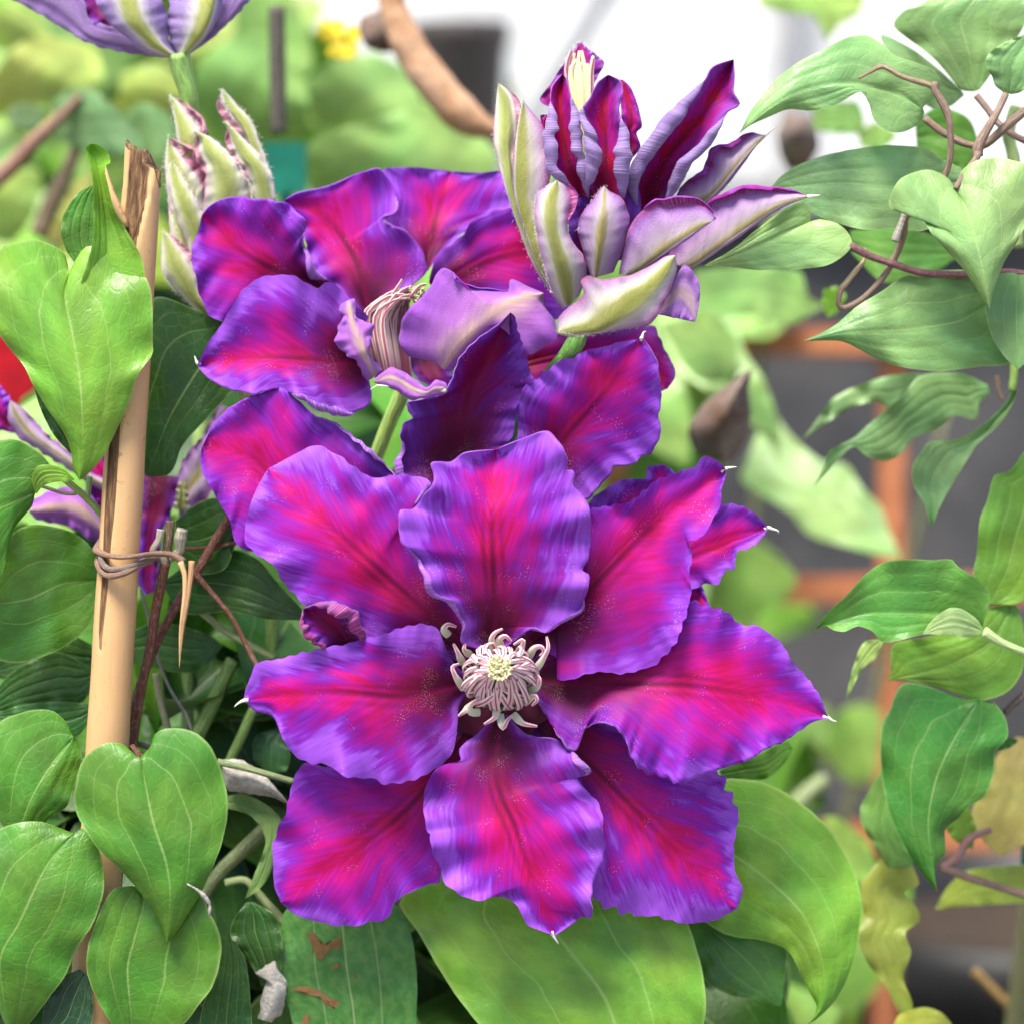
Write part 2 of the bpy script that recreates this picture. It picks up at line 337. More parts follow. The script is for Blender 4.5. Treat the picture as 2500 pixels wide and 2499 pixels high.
def leaf_mat(name, vein=1., under=False):
    k = NT(name); s, t = k.uv('st'); x, y = k.uv('mm'); a = k.math('ABSOLUTE', t)
    oi = k.n('ShaderNodeObjectInfo'); rs = k.math('MULTIPLY', oi.outputs['Random'], 51.); base = oi.outputs['Color']
    v = k.vec(k.math('ADD', x, rs), y); nb = k.noise(v, 7., 3., .55); nf = k.noise(v, 60., 2., .6); nw = k.noise(v, 5., 2.)
    def vein_line(q, wdt):
        d = k.math('ABSOLUTE', k.math('SUBTRACT', k.math('ADD', a, k.math('MULTIPLY', k.math('SUBTRACT', nw, .5), .22 if q else 0.)), q))
        return k.map(d, 0., wdt, 1., 0.)
    mid = k.math('MULTIPLY', vein_line(0., .028), k.map(s, .55, 1., 1., .35))
    l1 = k.math('MULTIPLY', vein_line(.42, .018), k.map(s, .62, .97, .7, 0.)); l2 = k.math('MULTIPLY', vein_line(.74, .014), k.map(s, .45, .8, .35, 0.))
    vw = k.vec(k.math('ADD', k.math('ADD', x, rs), k.math('MULTIPLY', nb, .05)), k.math('MULTIPLY', k.math('ADD', y, k.math('MULTIPLY', nw, .04)), 1.25), rs)
    ve2 = k.voro(vw, 27., 'DISTANCE_TO_EDGE'); net2 = k.map(ve2.outputs['Distance'], 0., .10, 1., 0.)
    vm = k.math('MAXIMUM', mid, k.math('MAXIMUM', l1, l2))
    tone = k.map(nb, .3, .72, .78, 1.18); col = k.mix(1., base, k.vec(tone, tone, k.math('MULTIPLY', tone, .95)), 'MULTIPLY')
    hsv = k.n('ShaderNodeHueSaturation'); k.put(hsv.inputs['Hue'], k.map(nw, .3, .7, .488, .512)); k.put(hsv.inputs['Color'], col); col = hsv.outputs[0]
    edge = k.map(a, .955, 1., 0., .5); light = k.mix(.62, base, (.56, .68, .26)); col = k.mix(edge, col, light)
    col = k.mix(k.math('MULTIPLY', net2, k.map(nb, .35, .65, .02, .10)), col, light)
    col = k.mix(k.math('MULTIPLY', vm, .62 * vein), col, light)
    if under: col = k.mix(.35, col, k.mix(.5, base, (.6, .7, .4)))
    sgn = -1. if not under else 1.
    h = k.math('ADD', k.math('MULTIPLY', net2, sgn * .13), k.math('MULTIPLY', nf, .5))
    k.out(col, k.map(nf, .3, .7, .33, .46) if not under else .65, .5 if not under else .2, k.bump(h, .0006, .5), .36, k.mix(.5, col, k.mix(1., col, (1.25, 1.3, .5), 'MULTIPLY')))
leaf_mat('leaf_top'); leaf_mat('leaf_under', .8, True)
LEAF = None
def simple(name, fn): k = NT(name); fn(k, *k.uv('st'), *k.uv('mm'))
def f_damaged(k, s, t, x, y):
    oi = k.n('ShaderNodeObjectInfo'); base = oi.outputs['Color']; v = k.vec(x, y, 3.)
    n = k.noise(v, 9., 3., .6); nf = k.noise(v, 40., 3.); a = k.math('ABSOLUTE', t)
    col = k.mix(k.map(nf, .3, .7, 0., .4), base, k.mix(.5, base, (.3, .5, .12)))
    vm = k.math('MAXIMUM', k.map(a, 0., .03, .8, 0.), k.map(k.math('ABSOLUTE', k.math('SUBTRACT', a, .45)), 0., .025, .6, 0.)); col = k.mix(vm, col, (.35, .5, .2))
    k.out(col, .42, .4, k.bump(k.math('SUBTRACT', nf, vm), .001, .5), .25)
simple('leaf_damaged', f_damaged)
def f_stem(k, s, t, x, y):
    oi = k.n('ShaderNodeObjectInfo'); base = oi.outputs['Color']; v = k.vec(k.math('MULTIPLY', x, 1.), k.math('MULTIPLY', y, 30.), 0.)
    n = k.noise(v, 14., 4., .6); tone = k.map(n, .3, .7, .7, 1.3); col = k.mix(1., base, k.vec(tone, tone, tone), 'MULTIPLY')
    col = k.mix(k.map(k.noise(v, 50., 2.), .56, .68, 0., .3), col, (.7, .66, .5))
    k.out(col, .5, .35, k.bump(n, .0008, .6))
simple('stem', f_stem)
def f_stamen(k, s, t, x, y):
    a = k.math('ABSOLUTE', t); col = k.ramp(a, [(0, (.34, .05, .14)), (.18, (.40, .08, .17)), (.34, (.74, .55, .55)), (1., (.82, .70, .64))])
    col = k.mix(k.map(s, .0, .45, .95, 0.), col, (.62, .62, .42)); k.out(col, .6, .25, None, .15)
simple('stamen', f_stamen)
simple('stamen_outer', lambda k, s, t, x, y: k.out(k.mix(k.math('MULTIPLY', k.map(k.math('ABSOLUTE', t), .2, .7, 1., .15), k.map(s, .25, .6, 0., .9)), k.mix(k.map(s, .3, .7), (.60, .62, .46), (.80, .62, .58)), (.45, .10, .22)), .6, .25, None, .15))
def f_stamen2(k, s, t, x, y):
    a = k.math('ABSOLUTE', t); col = k.ramp(a, [(0, (.22, .04, .10)), (.4, (.38, .14, .16)), (.6, (.62, .42, .38)), (1., (.72, .56, .5))])
    col = k.mix(k.map(s, .0, .3, .9, 0.), col, (.26, .05, .10)); k.out(col, .6, .25, None, .1)
simple('stamen_side', f_stamen2)
simple('pistil', lambda k, s, t, x, y: k.out(k.mix(s, (.80, .70, .26), (.86, .80, .50)), .7, .2, None, .2))
simple('tipwhite', lambda k, s, t, x, y: k.out((.82, .80, .68), .7, .2))
simple('hair', lambda k, s, t, x, y: k.out((.88, .88, .84), .7, .2, None, .4))
simple('scab', lambda k, s, t, x, y: k.out(k.mix(k.noise(k.vec(x, y, 0.), 40., 3.), (.12, .055, .02), (.30, .18, .08)), .85, .1))
def f_cane(k, s, t, x, y):
    # st: s along the cane (m), t = 1 inside the split
    g = k.n('ShaderNodeTexCoord').outputs['Object']; sx = k.n('ShaderNodeSeparateXYZ'); k.put(sx.inputs[0], g)
    v = k.vec(k.math('MULTIPLY', sx.outputs[0], 14.), k.math('MULTIPLY', sx.outputs[1], 14.), sx.outputs[2])
    n = k.noise(v, 60., 4., .6, '3D'); nb = k.noise(g, 45., 3., .6, '3D'); nd = k.noise(g, 420., 3., .65, '3D'); nl = k.noise(g, 12., 2., .5, '3D')
    col = k.mix(k.map(nl, .35, .65), (.55, .32, .14), (.60, .37, .17)); col = k.mix(k.map(n, .4, .7, 0., .45), col, (.58, .37, .19))
    col = k.mix(k.math('MULTIPLY', k.map(nd, .6, .72), k.map(nb, .42, .6, 0., .75)), col, (.25, .16, .09))
    fib = k.ramp(n, [(.3, (.035, .016, .006)), (.5, (.13, .065, .028)), (.72, (.30, .18, .09))])
    col = k.mix(k.map(t, .35, .6), col, fib)
    k.out(col, k.map(t, .3, .6, .42, .85), .35, k.bump(k.math('ADD', k.math('MULTIPLY', n, k.map(t, .3, .6, .15, 1.)), k.math('MULTIPLY', nd, .1)), .0009, .7))
simple('cane', f_cane)
def f_plain(name, c1, c2, sc, rough, bmp=.001, spec=.3):
    k = NT(name); g = k.n('ShaderNodeTexCoord').outputs['Object']; n = k.noise(g, sc, 4., .6, '3D'); n2 = k.noise(g, sc * 9, 2., .6, '3D')
    col = k.mix(k.map(n, .32, .68), c1, c2); tone = k.map(n2, .3, .7, .85, 1.12); col = k.mix(1., col, k.vec(tone, tone, tone), 'MULTIPLY')
    k.out(col, rough, spec, k.bump(k.math('ADD', n, k.math('MULTIPLY', n2, .4)), bmp, .6))
f_plain('wall_white', (.80, .79, .77), (.84, .83, .82), 3., .8)
f_plain('wall_grey', (.045, .046, .05), (.095, .09, .09), 9., .85, .004)
f_plain('slat_orange', (.42, .13, .05), (.52, .20, .09), 20., .7)
f_plain('pot_black', (.012, .012, .013), (.02, .02, .02), 20., .45)
f_plain('pot_grey', (.055, .045, .042), (.08, .066, .06), 14., .6)
f_plain('pot_red', (.27, .003, .006), (.31, .005, .008), 14., .35, .0003)
f_plain('pot_teal', (.006, .13, .09), (.012, .18, .12), 14., .4, .0003)
f_plain('soil', (.03, .02, .014), (.06, .042, .03), 60., .95, .01)
f_plain('ground', (.16, .15, .14), (.25, .235, .22), 25., .9, .006)
f_plain('dry_leaf', (.38, .20, .10), (.60, .38, .24), 60., .8, .002)
f_plain('dry_dark', (.10, .055, .035), (.22, .17, .145), 40., .85, .002)
f_plain('dry_grey', (.26, .24, .21), (.52, .48, .42), 90., .9, .002)
f_plain('metal_grey', (.32, .32, .33), (.42, .42, .42), 14., .5)
f_plain('yellow_petal', (.80, .60, .02), (.85, .68, .05), 30., .6)
PET = lambda: [MAT['petal_front'], MAT['petal_back']]

# ------------------------------------------------------------------ the setting: ground, walls
def box(name, c, s, mat, parent=None, bev=.002, rotz=0., roty=0.):
    import bmesh
    bm = bmesh.new(); bmesh.ops.create_cube(bm, size=1)
    for v in bm.verts: v.co = Vector((v.co.x * s[0], v.co.y * s[1], v.co.z * s[2]))
    if bev: bmesh.ops.bevel(bm, geom=bm.edges[:], offset=bev, segments=2, affect='EDGES')
    me = bpy.data.meshes.new(name); bm.to_mesh(me); bm.free(); me.materials.append(mat)
    o = bpy.data.objects.new(name, me); COL.objects.link(o)
    o.location = Vector(c) - (wloc(parent) if parent else Vector((0, 0, 0))); o.rotation_euler = (0, roty, rotz)
    if parent: o.parent = parent
    return o
def lathe(name, c, prof_, mat, parent=None, seg=40, tilt=0.):
    V, F = [], []; n = len(prof_)
    for r, z in prof_:
        for j in range(seg):
            a = 2 * math.pi * j / seg; V.append((r * math.cos(a), r * math.sin(a), z))
    for i in range(n - 1):
        for j in range(seg):
            k = (j + 1) % seg; F.append([i*seg+j, i*seg+k, (i+1)*seg+k, (i+1)*seg+j])
    V = np.array(V) + np.array(c)
    return mesh_obj(name, V, F, mat, parent, origin=c if not parent else None)
g = mesh_obj('ground', [(-60, -60, 0), (60, -60, 0), (60, 60, 0), (-60, 60, 0)], [[0, 1, 2, 3]], MAT['ground'], flat=True); tag(g, kind='structure')
YB = lambda dist: -D0 + dist                                              # a plane at this distance from the camera
def ZAT(dist, y): return CAM_H + dist * (-math.sin(TILT) + (1249.5 - y) / 1250 * HALF * math.cos(TILT)) / (math.cos(TILT) + (1249.5 - y) / 1250 * HALF * math.sin(TILT))
def XAT(dist, x): return (x - 1250) / 1250 * HALF * dist
wt = ZAT(1.75, 425)
gw = empty('garden_wall', (0, YB(1.8), 0), 'low dark grey rendered garden wall behind the orange trellis', 'wall')
box('wall_body', (0.1, YB(1.82), (wt - .03) / 2), (3.2, .12, wt - .03), MAT['wall_grey'], gw, .004)
box('coping', (0.1, YB(1.82), wt - .014), (3.2, .17, .03), MAT['metal_grey'], gw, .004)
ww = empty('white_wall', (0, YB(3.4), 0), 'bright white boarded wall standing beyond the grey garden wall', 'wall')
for i in range(12): box('board', (-2.2 + i * .4, YB(3.4), 1.1), (.394, .05, 2.2), MAT['wall_white'], ww, .006)
box('batten', (.36, YB(3.36), 1.1), (.045, .03, 2.2), MAT['metal_grey'], ww, .003)
tr = empty('trellis', (XAT(1.25, 2170), YB(1.25), 0), 'orange brown wooden trellis of thin slats before the grey wall', 'trellis')
for x in (1500, 2180, 2860):
    box('slat', (XAT(1.25, x), YB(1.25), ZAT(1.25, 790) / 2), (.013, .008, ZAT(1.25, 790)), MAT['slat_orange'], tr, .0015)
for y in (835, 1435, 2035, 2635):
    box('slat', (XAT(1.25, 2000), YB(1.2415), ZAT(1.25, y)), (.42, .008, .0135), MAT['slat_orange'], tr, .0015)
box('post', (XAT(1.25, 2000) - .215, YB(1.25), ZAT(1.25, 760) / 2), (.022, .02, ZAT(1.25, 760)), MAT['slat_orange'], tr, .002)
def pot(name, c, r, h, mat, label, group=None):
    e = empty(name, c, label, 'pot', group)
    lathe('pot_wall', c, [(r * .72, 0), (r * .76, .0), (r * .93, h * .84), (r * .95, h * .85), (r * 1.0, h * .86), (r * 1.0, h), (r * .95, h), (r * .93, h * .9), (r * .9, h * .88)], mat, e)
    lathe('soil', (c[0], c[1], c[2]), [(r * .92, h * .89), (r * .6, h * .9), (.001, h * .91)], MAT['soil'], e)
    lathe('pot_base', (c[0], c[1], c[2] + .001), [(r * .72, 0), (.001, 0.0)], mat, e)
    return e
pot('plant_pot', (XAT(1.82, 1125) , YB(1.82), wt + .001), .037, .108, MAT['pot_grey'], 'small dark grey pot standing on top of the garden wall', None)
pot('plant_pot', (XAT(1.48, 2520), YB(1.48), .001), .14, ZAT(1.48, 2190) , MAT['pot_black'], 'tall black nursery pot standing before the garden wall')
pot('plant_pot', (-.09, .02, .001), .13, .24, MAT['pot_black'], 'black nursery pot holding the cane and the purple clematis')
pot('plant_pot', (.24, .10, .001), .12, .22, MAT['pot_black'], 'black nursery pot holding the pale leaved clematis vine')
st_ = W(np.array(1490.), np.array(-60.), np.array(-1050.)); sb_ = W(np.array(1290.), np.array(300.), np.array(-1050.))
V, F, uv = tube_geo(np.array([sb_ - (st_ - sb_) * .6, sb_, st_, st_ + (st_ - sb_) * .8]), .012, 10)
tag(mesh_obj('leaning_pole', V, F, MAT['metal_grey']), 'blurred grey pole leaning across the white wall', 'pole')

# ------------------------------------------------------------------ main clematis
plant = empty('clematis_plant', (-.09, .02, .2), 'clematis with large purple and crimson double flowers beside a bamboo cane', 'plant')
def flower(label, at, parent=plant, name='flower'):
    p = W(np.array(float(at[0])), np.array(float(at[1])), np.array(float(at[2]))); o = empty(name, p, parent=parent); o['label'] = label; return o
def petal(par, fr, L, R, z, mats=None, **kw):
    if par.name.startswith('opening_bud'): kw['fine'] = .10; kw['ruf'] = min(kw.get('ruf', 1.), .6)
    return blade(kw.pop('name', 'petal'), par, fr, L, R, z, mats or PET(), **kw)
# flower 1, wide open, facing the viewer
f1 = flower('wide open purple clematis flower with crimson bars and a cream stamen boss', (1225, 1650, -6))
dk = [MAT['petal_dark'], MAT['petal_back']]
petal(f1, 'E', '850,1690 700,1650 712,1540 640,1440 545,1390 520,1290 480,1200 392,1120 374,1000 385,955 450,950 500,880 560,800 546,706 640,705 720,655 880,638',
      '900,1690 1000,1625 1080,1570 1150,1595 1220,1540 1310,1480 1350,1390 1368,1300 1332,1270 1360,1200 1375,980 1340,890 1286,830 1290,750 1246,740 1255,690 1210,600 1140,540 960,605 885,637',
      [2, 10, 14, 9], M='875,1690 862,1300 855,1000 870,800 882,638', cup=3, ruf=2.2, rf=4, rollL=(.12, .46, 1.6, 1, 3.0), rollR=(.18, .3, 1.2, 1, 3.), zl=[0, 3, 0, 0], rib=.5)
petal(f1, 'F', '895,1250 800,1235 700,1215 620,1165 565,1132 530,1090 510,1060 475,1040 461,1010 470,960 485,920 505,885',
      '900,1225 850,1120 822,1040 803,990 792,930 815,912 770,895 700,900 655,870 600,840 560,855 507,884', [-2, 4, 8, 3], M='898,1235 720,1080 610,980 506,885', cup=-2, ruf=2., rf=4, rib=.5)
petal(f1, 'F', '780,1060 650,1060 520,1050 450,1030 432,978 400,925 382,892 378,860 382,842', '800,1000 770,930 737,896 690,850 648,819 600,790 566,758 533,733 504,738 468,751 432,769 400,805 384,838',
      [-14, -8, -7, -9], cup=2, ruf=1.6, rf=5, rollR=(.15, .55, 1.3, 1, 2.8), rib=.4)
petal(f1, 'E', '560,830 380,780 367,700 395,640 378,560 400,500 440,470 410,400 500,375 600,350 650,270 700,150 800,50 900,-20 955,-77',
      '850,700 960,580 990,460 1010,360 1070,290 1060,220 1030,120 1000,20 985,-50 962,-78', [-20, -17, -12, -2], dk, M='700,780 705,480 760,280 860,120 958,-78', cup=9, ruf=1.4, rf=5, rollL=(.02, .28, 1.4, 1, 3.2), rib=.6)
petal(f1, 'E', '1000,760 960,640 1000,540 985,450 1000,360 1070,280 1150,230 1210,180 1330,130 1440,100 1560,72 1645,55',
      '1100,850 1250,880 1350,890 1430,800 1500,730 1620,690 1690,650 1740,560 1742,320 1730,200 1690,110 1652,55', [-16, -9, -4, -2], M='1080,790 1250,560 1450,330 1650,55', cup=2, ruf=1.4, fine=.6, rf=5,
      rollR=(.12, .48, 1.0, 1, 2.6), tip='1655,25 1668,20', rib=.4)
petal(f1, 'F', '985,1190 1030,1130 1085,1075 1095,1025 1100,985 1115,960 1190,945 1238,906 1312,879 1326,861 1350,867 1369,884',
      '1000,1225 1030,1230 1061,1249 1050,1278 1076,1282 1122,1267 1175,1270 1230,1256 1265,1225 1283,1194 1304,1122 1301,1086 1306,1047 1300,1022 1325,1012 1359,953 1361,924 1370,895 1369,886',
      [1, 6, 9, 6], M='1005,1210 1120,1100 1230,990 1369,885', cup=3, ruf=2.2, rf=4, tip='1378,882 1390,881', rib=.5)
petal(f1, 'F', '1120,1120 1220,1020 1300,980 1330,960 1361,953 1395,951 1424,968 1449,995', '1140,1200 1250,1140 1290,1120 1326,1100 1355,1104 1369,1075 1385,1070 1390,1043 1412,1036 1434,1018 1449,997',
      [-22, -17, -14, -11], M='1130,1160 1250,1070 1350,1030 1449,996', cup=2, ruf=1.5, fine=.6, rf=5, tip='1458,998 1468,1001 1469,1006')
petal(f1, 'F', '1090,1080 1100,1000 1110,950 1150,915 1180,903 1216,903 1222,881 1250,877', '1150,1100 1250,1000 1290,930 1275,895 1254,877', [-20, -16, -13], ruf=1.6, rf=5)
petal(f1, 'F', '1200,1150 1270,1110 1310,1085 1328,1115 1338,1142', '1210,1220 1280,1190 1320,1160 1338,1143', [-22, -18, -15], ruf=1., rf=4)
petal(f1, 'F', '1000,1250 1050,1200 1150,1150 1260,1140 1301,1135 1340,1141 1395,1176 1431,1180 1467,1209 1510,1263 1543,1305 1563,1353',
      '1000,1300 1025,1341 1050,1380 1076,1409 1092,1400 1105,1369 1134,1355 1158,1369 1184,1398 1191,1423 1216,1453 1265,1471 1308,1467 1352,1453 1402,1434 1439,1417 1482,1395 1510,1377 1535,1360 1563,1355',
      [0, 3, 8, 6, 3], M='1005,1285 1150,1290 1300,1290 1450,1315 1563,1354', cup=1, ruf=2.2, rf=4, fine=.75, rollR=(.12, .34, 1.1, 1, 2.6), tip='1570,1358 1579,1360', rib=.6, zr=[0, 5, 1, 0], zl=[-4, -6, -2, 0, 0])
petal(f1, 'F', '955,1310 1010,1420 1085,1540 1110,1640 1120,1690 1165,1719 1236,1729 1298,1741 1345,1736 1390,1714', '980,1285 1100,1300 1215,1385 1290,1440 1355,1456 1392,1533 1384,1597 1387,1640 1401,1679 1391,1713',
      [-9, -6, -3, -4], M='965,1300 1130,1460 1280,1610 1390,1713', cup=-2, ruf=1.4, fine=.85, rf=5, rib=.5)
petal(f1, 'I', '870,310 790,400 690,480 700,545 612,570 542,620 500,740 520,920 541,930 546,1020 590,1120 600,1180 700,1250 800,1285 850,1260 950,1275 1000,1320 1050,1410 1180,1462',
      '940,310 1040,410 1200,440 1290,520 1368,610 1305,640 1350,700 1430,800 1450,980 1440,1060 1400,1160 1385,1260 1384,1370 1340,1360 1260,1420 1190,1464',
      [-1, 5, 8, 7, 2], M='900,310 880,650 980,900 1080,1200 1186,1464', cup=2, ruf=2.6, rf=4, rollR=(.24, .36, 1.4, 1, 3.2), tip='1195,1485 1210,1510', rib=.6)
petal(f1, 'F', '915,1320 820,1420 740,1455 640,1450 576,1438 551,1481 540,1525 518,1579 515,1608 517,1669 530,1702',
      '940,1330 900,1480 855,1600 828,1660 792,1675 756,1690 741,1708 733,1730 696,1741 649,1746 594,1737 554,1723 531,1703', [-10, -5, -2, -4], M='925,1325 780,1510 660,1610 530,1702', cup=-2, ruf=1.8, fine=.5, rf=5, rib=.5)
petal(f1, 'F', '880,1275 850,1240 835,1205 825,1185 791,1176 726,1194 672,1209 618,1220 562,1233 511,1245 483,1252 472,1277 464,1298 459,1321',
      '885,1300 867,1334 863,1366 856,1413 834,1442 802,1460 762,1476 723,1478 708,1467 660,1467 634,1453 620,1442 584,1438 555,1424 533,1391 515,1352 483,1341 460,1322',
      [0, 7, 11, 8, 4], M='882,1288 760,1310 620,1300 460,1321', cup=-1, ruf=2.2, rf=4, tip='448,1327 442,1333', rib=.6)
petal(f1, 'D', '1760,1740 1690,1675 1610,1610 1580,1540 1588,1472', '1930,1720 1905,1620 1865,1525 1790,1462 1680,1440 1592,1468', [0, 6, 8, 8], [MAT['petal_dark'], MAT['bud_lilac']], cup=4, ruf=.8, rollL=(.1, .95, 1.4, 1, 3.), rollR=(.1, .9, 2.2, 1, 3.6), n=40, m=21)
# stamens of flower 1
def ribbon(name, P, Wd, wmm, mat, par, tmm=.16, m=5):
    """flat filament along P with width directions Wd"""
    n = len(P); w = prof(wmm, np.linspace(0, 1, n)) * .0005; t = np.linspace(-1, 1, m)
    T = np.gradient(P, axis=0); Nn = np.cross(T, Wd); Nn /= np.linalg.norm(Nn, axis=1, keepdims=True) + 1e-12
    G = P[:, None] + Wd[:, None] * (w[:, None] * t[None, :])[..., None]
    A = G + Nn[:, None] * (tmm * .001 * (1 - t**2))[None, :, None]; B = G - Nn[:, None] * (tmm * .001 * (1 - t**2))[None, :, None]
    V = np.vstack([A.reshape(-1, 3), B.reshape(-1, 3)]); F = np.vstack([grid_faces(n, m), grid_faces(n, m, n * m, True)])
    uv = np.stack([np.repeat(np.linspace(0, 1, n), m), np.tile(t, n)], 1); uv = np.vstack([uv, uv])
    return mesh_obj(name, V, F, mat, par, None, uv, uv * .1)
def px_path(p, z, n=16):
    q = smooth(p, n); return W(q[:, 0], q[:, 1], prof(z, np.linspace(0, 1, n)))
rr = np.random.default_rng(3)
BC, TC = np.array([1223., 1668.]), np.array([1219., 1632.])     # receptacle and boss in the picture
for ring, (cnt, rb, rm, rt, zt) in enumerate(((24, 40, 88, 40, 16.), (24, 34, 74, 26, 18.5), (20, 28, 56, 18, 20.))):
    for i in range(cnt):
        ph = 2 * math.pi * (i + .5 * ring + rr.uniform(-.3, .3)) / cnt; sw = rr.normal(0, .28)
        d = lambda a: np.array([math.cos(a), math.sin(a) * .93])
        k = rr.uniform(.9, 1.1)
        p = np.array([BC + d(ph) * rb, BC * .7 + TC * .3 + d(ph) * rm * k, BC * .3 + TC * .7 + d(ph + sw * .4) * rm * k * .88, TC + d(ph + sw) * rt * k * 1.3])
        z = [1, 6 + ring, 12.5 + 1.6 * ring, zt + rr.uniform(-1, 1)]
        P = px_path(p, z, 14); tg = np.tile(-math.sin(ph) * RT - math.cos(ph) * UP, (14, 1))
        ribbon('stamen', P, tg, [1.4, 1.9, 1.9, 1.6, .8], MAT['stamen'], f1, .35)
for s_ in ('850,480 830,320 880,240 975,190', '960,430 930,340 1010,285 1090,350', '1150,570 1240,420 1250,335 1130,400', '1310,600 1400,450 1500,430 1530,500 1480,550', '1370,790 1490,640 1590,450 1570,290',
           '440,660 370,500 315,390', '250,280 185,200 240,130 350,160', '540,540 460,470 470,390', '460,1000 345,830 300,700 390,660', '670,1310 560,1310 530,1230 640,1150 790,1120', '900,1240 870,1380 730,1470',
           '940,1340 980,1520 1040,1420 1110,1350', '1120,1340 1250,1460 1440,1500', '540,1230 460,1300 385,1360', '1260,1190 1400,1090 1440,1150 1370,1220', '1330,1040 1450,960 1470,850 1390,790', '1200,700 1320,540', '1100,760 1280,650 1350,640'):
    p = pts('S', s_); P = px_path(p, [6, 9, 10, 9], 14); T = np.gradient(P, axis=0); wd = np.cross(T, FW); wd /= np.linalg.norm(wd, axis=1, keepdims=True)
    ribbon('stamen', P, wd, [2.3, 2.3, 1.5, 1.1, .7], MAT['stamen_outer'], f1, .4)
def tuft(name, par, c, spread, zc, cnt, ln, mat, aim):
    V, F, U = [], [], []; o = 0
    for i in range(cnt):
        a = rr.uniform(0, 6.28); q = math.sqrt(rr.uniform(0, 1)) * spread
        p0 = np.array([c[0] + q * math.cos(a) * .6, c[1] + q * math.sin(a) * .6]); p1 = p0 + np.array([math.cos(a) * q * .5, math.sin(a) * q * .5]) + np.array(aim[:2])
        P = px_path(np.array([p0, (p0 + p1) / 2 + rr.normal(0, 2, 2), p1]), [zc, zc + ln * .6, zc + ln + aim[2] + rr.uniform(-.8, .8)], 6)
        v, f, u = tube_geo(P, np.array([.4, .45, .5, .5, .42, .2]) * .001, 6); V.append(v); U.append(u); F += [[k + o for k in ff] for ff in f]; o += len(v)
    return mesh_obj(name, np.vstack(V), F, mat, par, None, np.vstack(U), np.vstack(U))
tuft('pistil', f1, TC + np.array([0, -2]), 30, 17.0, 150, 4.0, MAT['pistil'], (0, 0, 0))
for i_ in range(6):
    an = i_ * math.pi / 3 + .3; d_ = lambda a, q: f'{945 + q * math.cos(a):.0f},{1292 + q * math.sin(a):.0f}'
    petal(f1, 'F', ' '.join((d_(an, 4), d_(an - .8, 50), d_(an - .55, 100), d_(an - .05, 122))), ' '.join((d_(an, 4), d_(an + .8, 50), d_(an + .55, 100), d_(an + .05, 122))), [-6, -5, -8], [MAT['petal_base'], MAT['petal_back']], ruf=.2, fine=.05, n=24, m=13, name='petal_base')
bm_v, bm_f, bm_u = tube_geo(np.array([W(BC[0], BC[1], -8.), W(BC[0], BC[1], 2.), W(*TC, 14.), W(*TC, 18.)]), np.array([.003, .005, .004, .002]), 12)
mesh_obj('receptacle', bm_v, bm_f, MAT['stem'], f1, None, bm_u, bm_u * .1, (.42, .42, .2))
# flower 2 above it, half seen from the side
Z2 = -20
f2 = flower('purple clematis flower seen half from the side, above the widest flower', (960, 900, Z2 - 6))
K2 = dict(zo=Z2)
petal(f2, 'P', '1150,930 1040,860 960,740 915,620 962,480 950,440 900,390 800,320 700,290 600,285 520,270 400,257 300,280 200,330 142,400', '1000,1050 700,1040 560,1080 450,1120 380,1200 320,1250 200,1180 140,1080 92,900 60,780 60,650 100,560 138,410',
      [-4, 0, 3, 2], M='1080,980 700,820 400,640 140,405', cup=3, ruf=1.6, rf=4, rollL=(.02, .32, 1.8, 1, 3.2), rib=.4, **K2)
petal(f2, 'P', '1480,1450 1470,1240 1300,1060 1180,945 1105,925 1052,990 960,930 820,872 700,880 600,892 500,950 432,1030 380,1110 330,1200 260,1310 190,1400 140,1500 104,1570',
      '1450,1700 1470,1850 1400,1930 1290,1965 1150,1925 1000,1870 900,1830 800,1790 730,1762 600,1802 480,1800 330,1762 200,1690 120,1610 103,1577', [5, 13, 13, 10], M='1450,1580 1000,1530 500,1520 104,1573', cup=3, ruf=1.8, rf=4,
      rollR=(.2, .5, 2.0, 1, 3.4), tip='95,1555 80,1510', rib=.5, **K2)
petal(f2, 'P', '1400,1180 1200,1000 1000,800 950,600 900,420 780,290', '1500,1180 1720,1010 1900,850 1880,720 1800,600 1700,510 1575,470 1560,410 1650,390 1660,280 1620,150 1530,42 1350,80 1180,160 1080,190 900,225 785,286',
      [-9, -10, -12, -10], M='1450,1180 1330,750 1100,430 783,288', cup=2, ruf=1.2, rf=3, rollR=(.42, .56, 1.2, 1, 3.), rib=.5, **K2)
petal(f2, 'B', '510,1440 470,1340 380,1240 300,1170 290,1050 300,1000 285,940 280,888 330,880 480,878 640,897', '525,1420 600,1320 720,1220 860,1130 970,1080 970,960 920,898 800,905 660,899', [-14, -18, -20], M='515,1420 560,1150 645,898', cup=1, ruf=1.2, rf=3, rib=.5, **K2)
petal(f2, 'B', '530,1480 560,1370 640,1280 710,1230 750,1160 850,1110 960,1095 1080,1150 1250,1300', '600,1640 800,1650 1000,1640 1150,1680 1230,1660 1300,1500 1255,1305', [-8, -6, -8, -10], M='560,1520 800,1380 1000,1320 1252,1302', cup=1, ruf=1.5, rf=4, **K2)
petal(f2, 'B', '560,1890 430,1865 380,1790 390,1680 440,1610 520,1530 570,1440 605,1402 660,1430 700,1490 800,1520 940,1530 960,1465 1040,1500 1130,1535',
      '640,1950 720,1860 850,1740 960,1650 990,1700 1000,1790 1050,1860 1150,1810 1200,1760 1190,1680 1145,1620 1133,1540', [10, 17, 19, 14], [MAT['petal_front'], MAT['petal_lilac']], M='600,1930 750,1760 950,1580 1132,1538', cup=-4, ruf=1.2, rf=4, back=True,
      rollL=(.56, .82, 2.1, 1, 3.2), **K2)
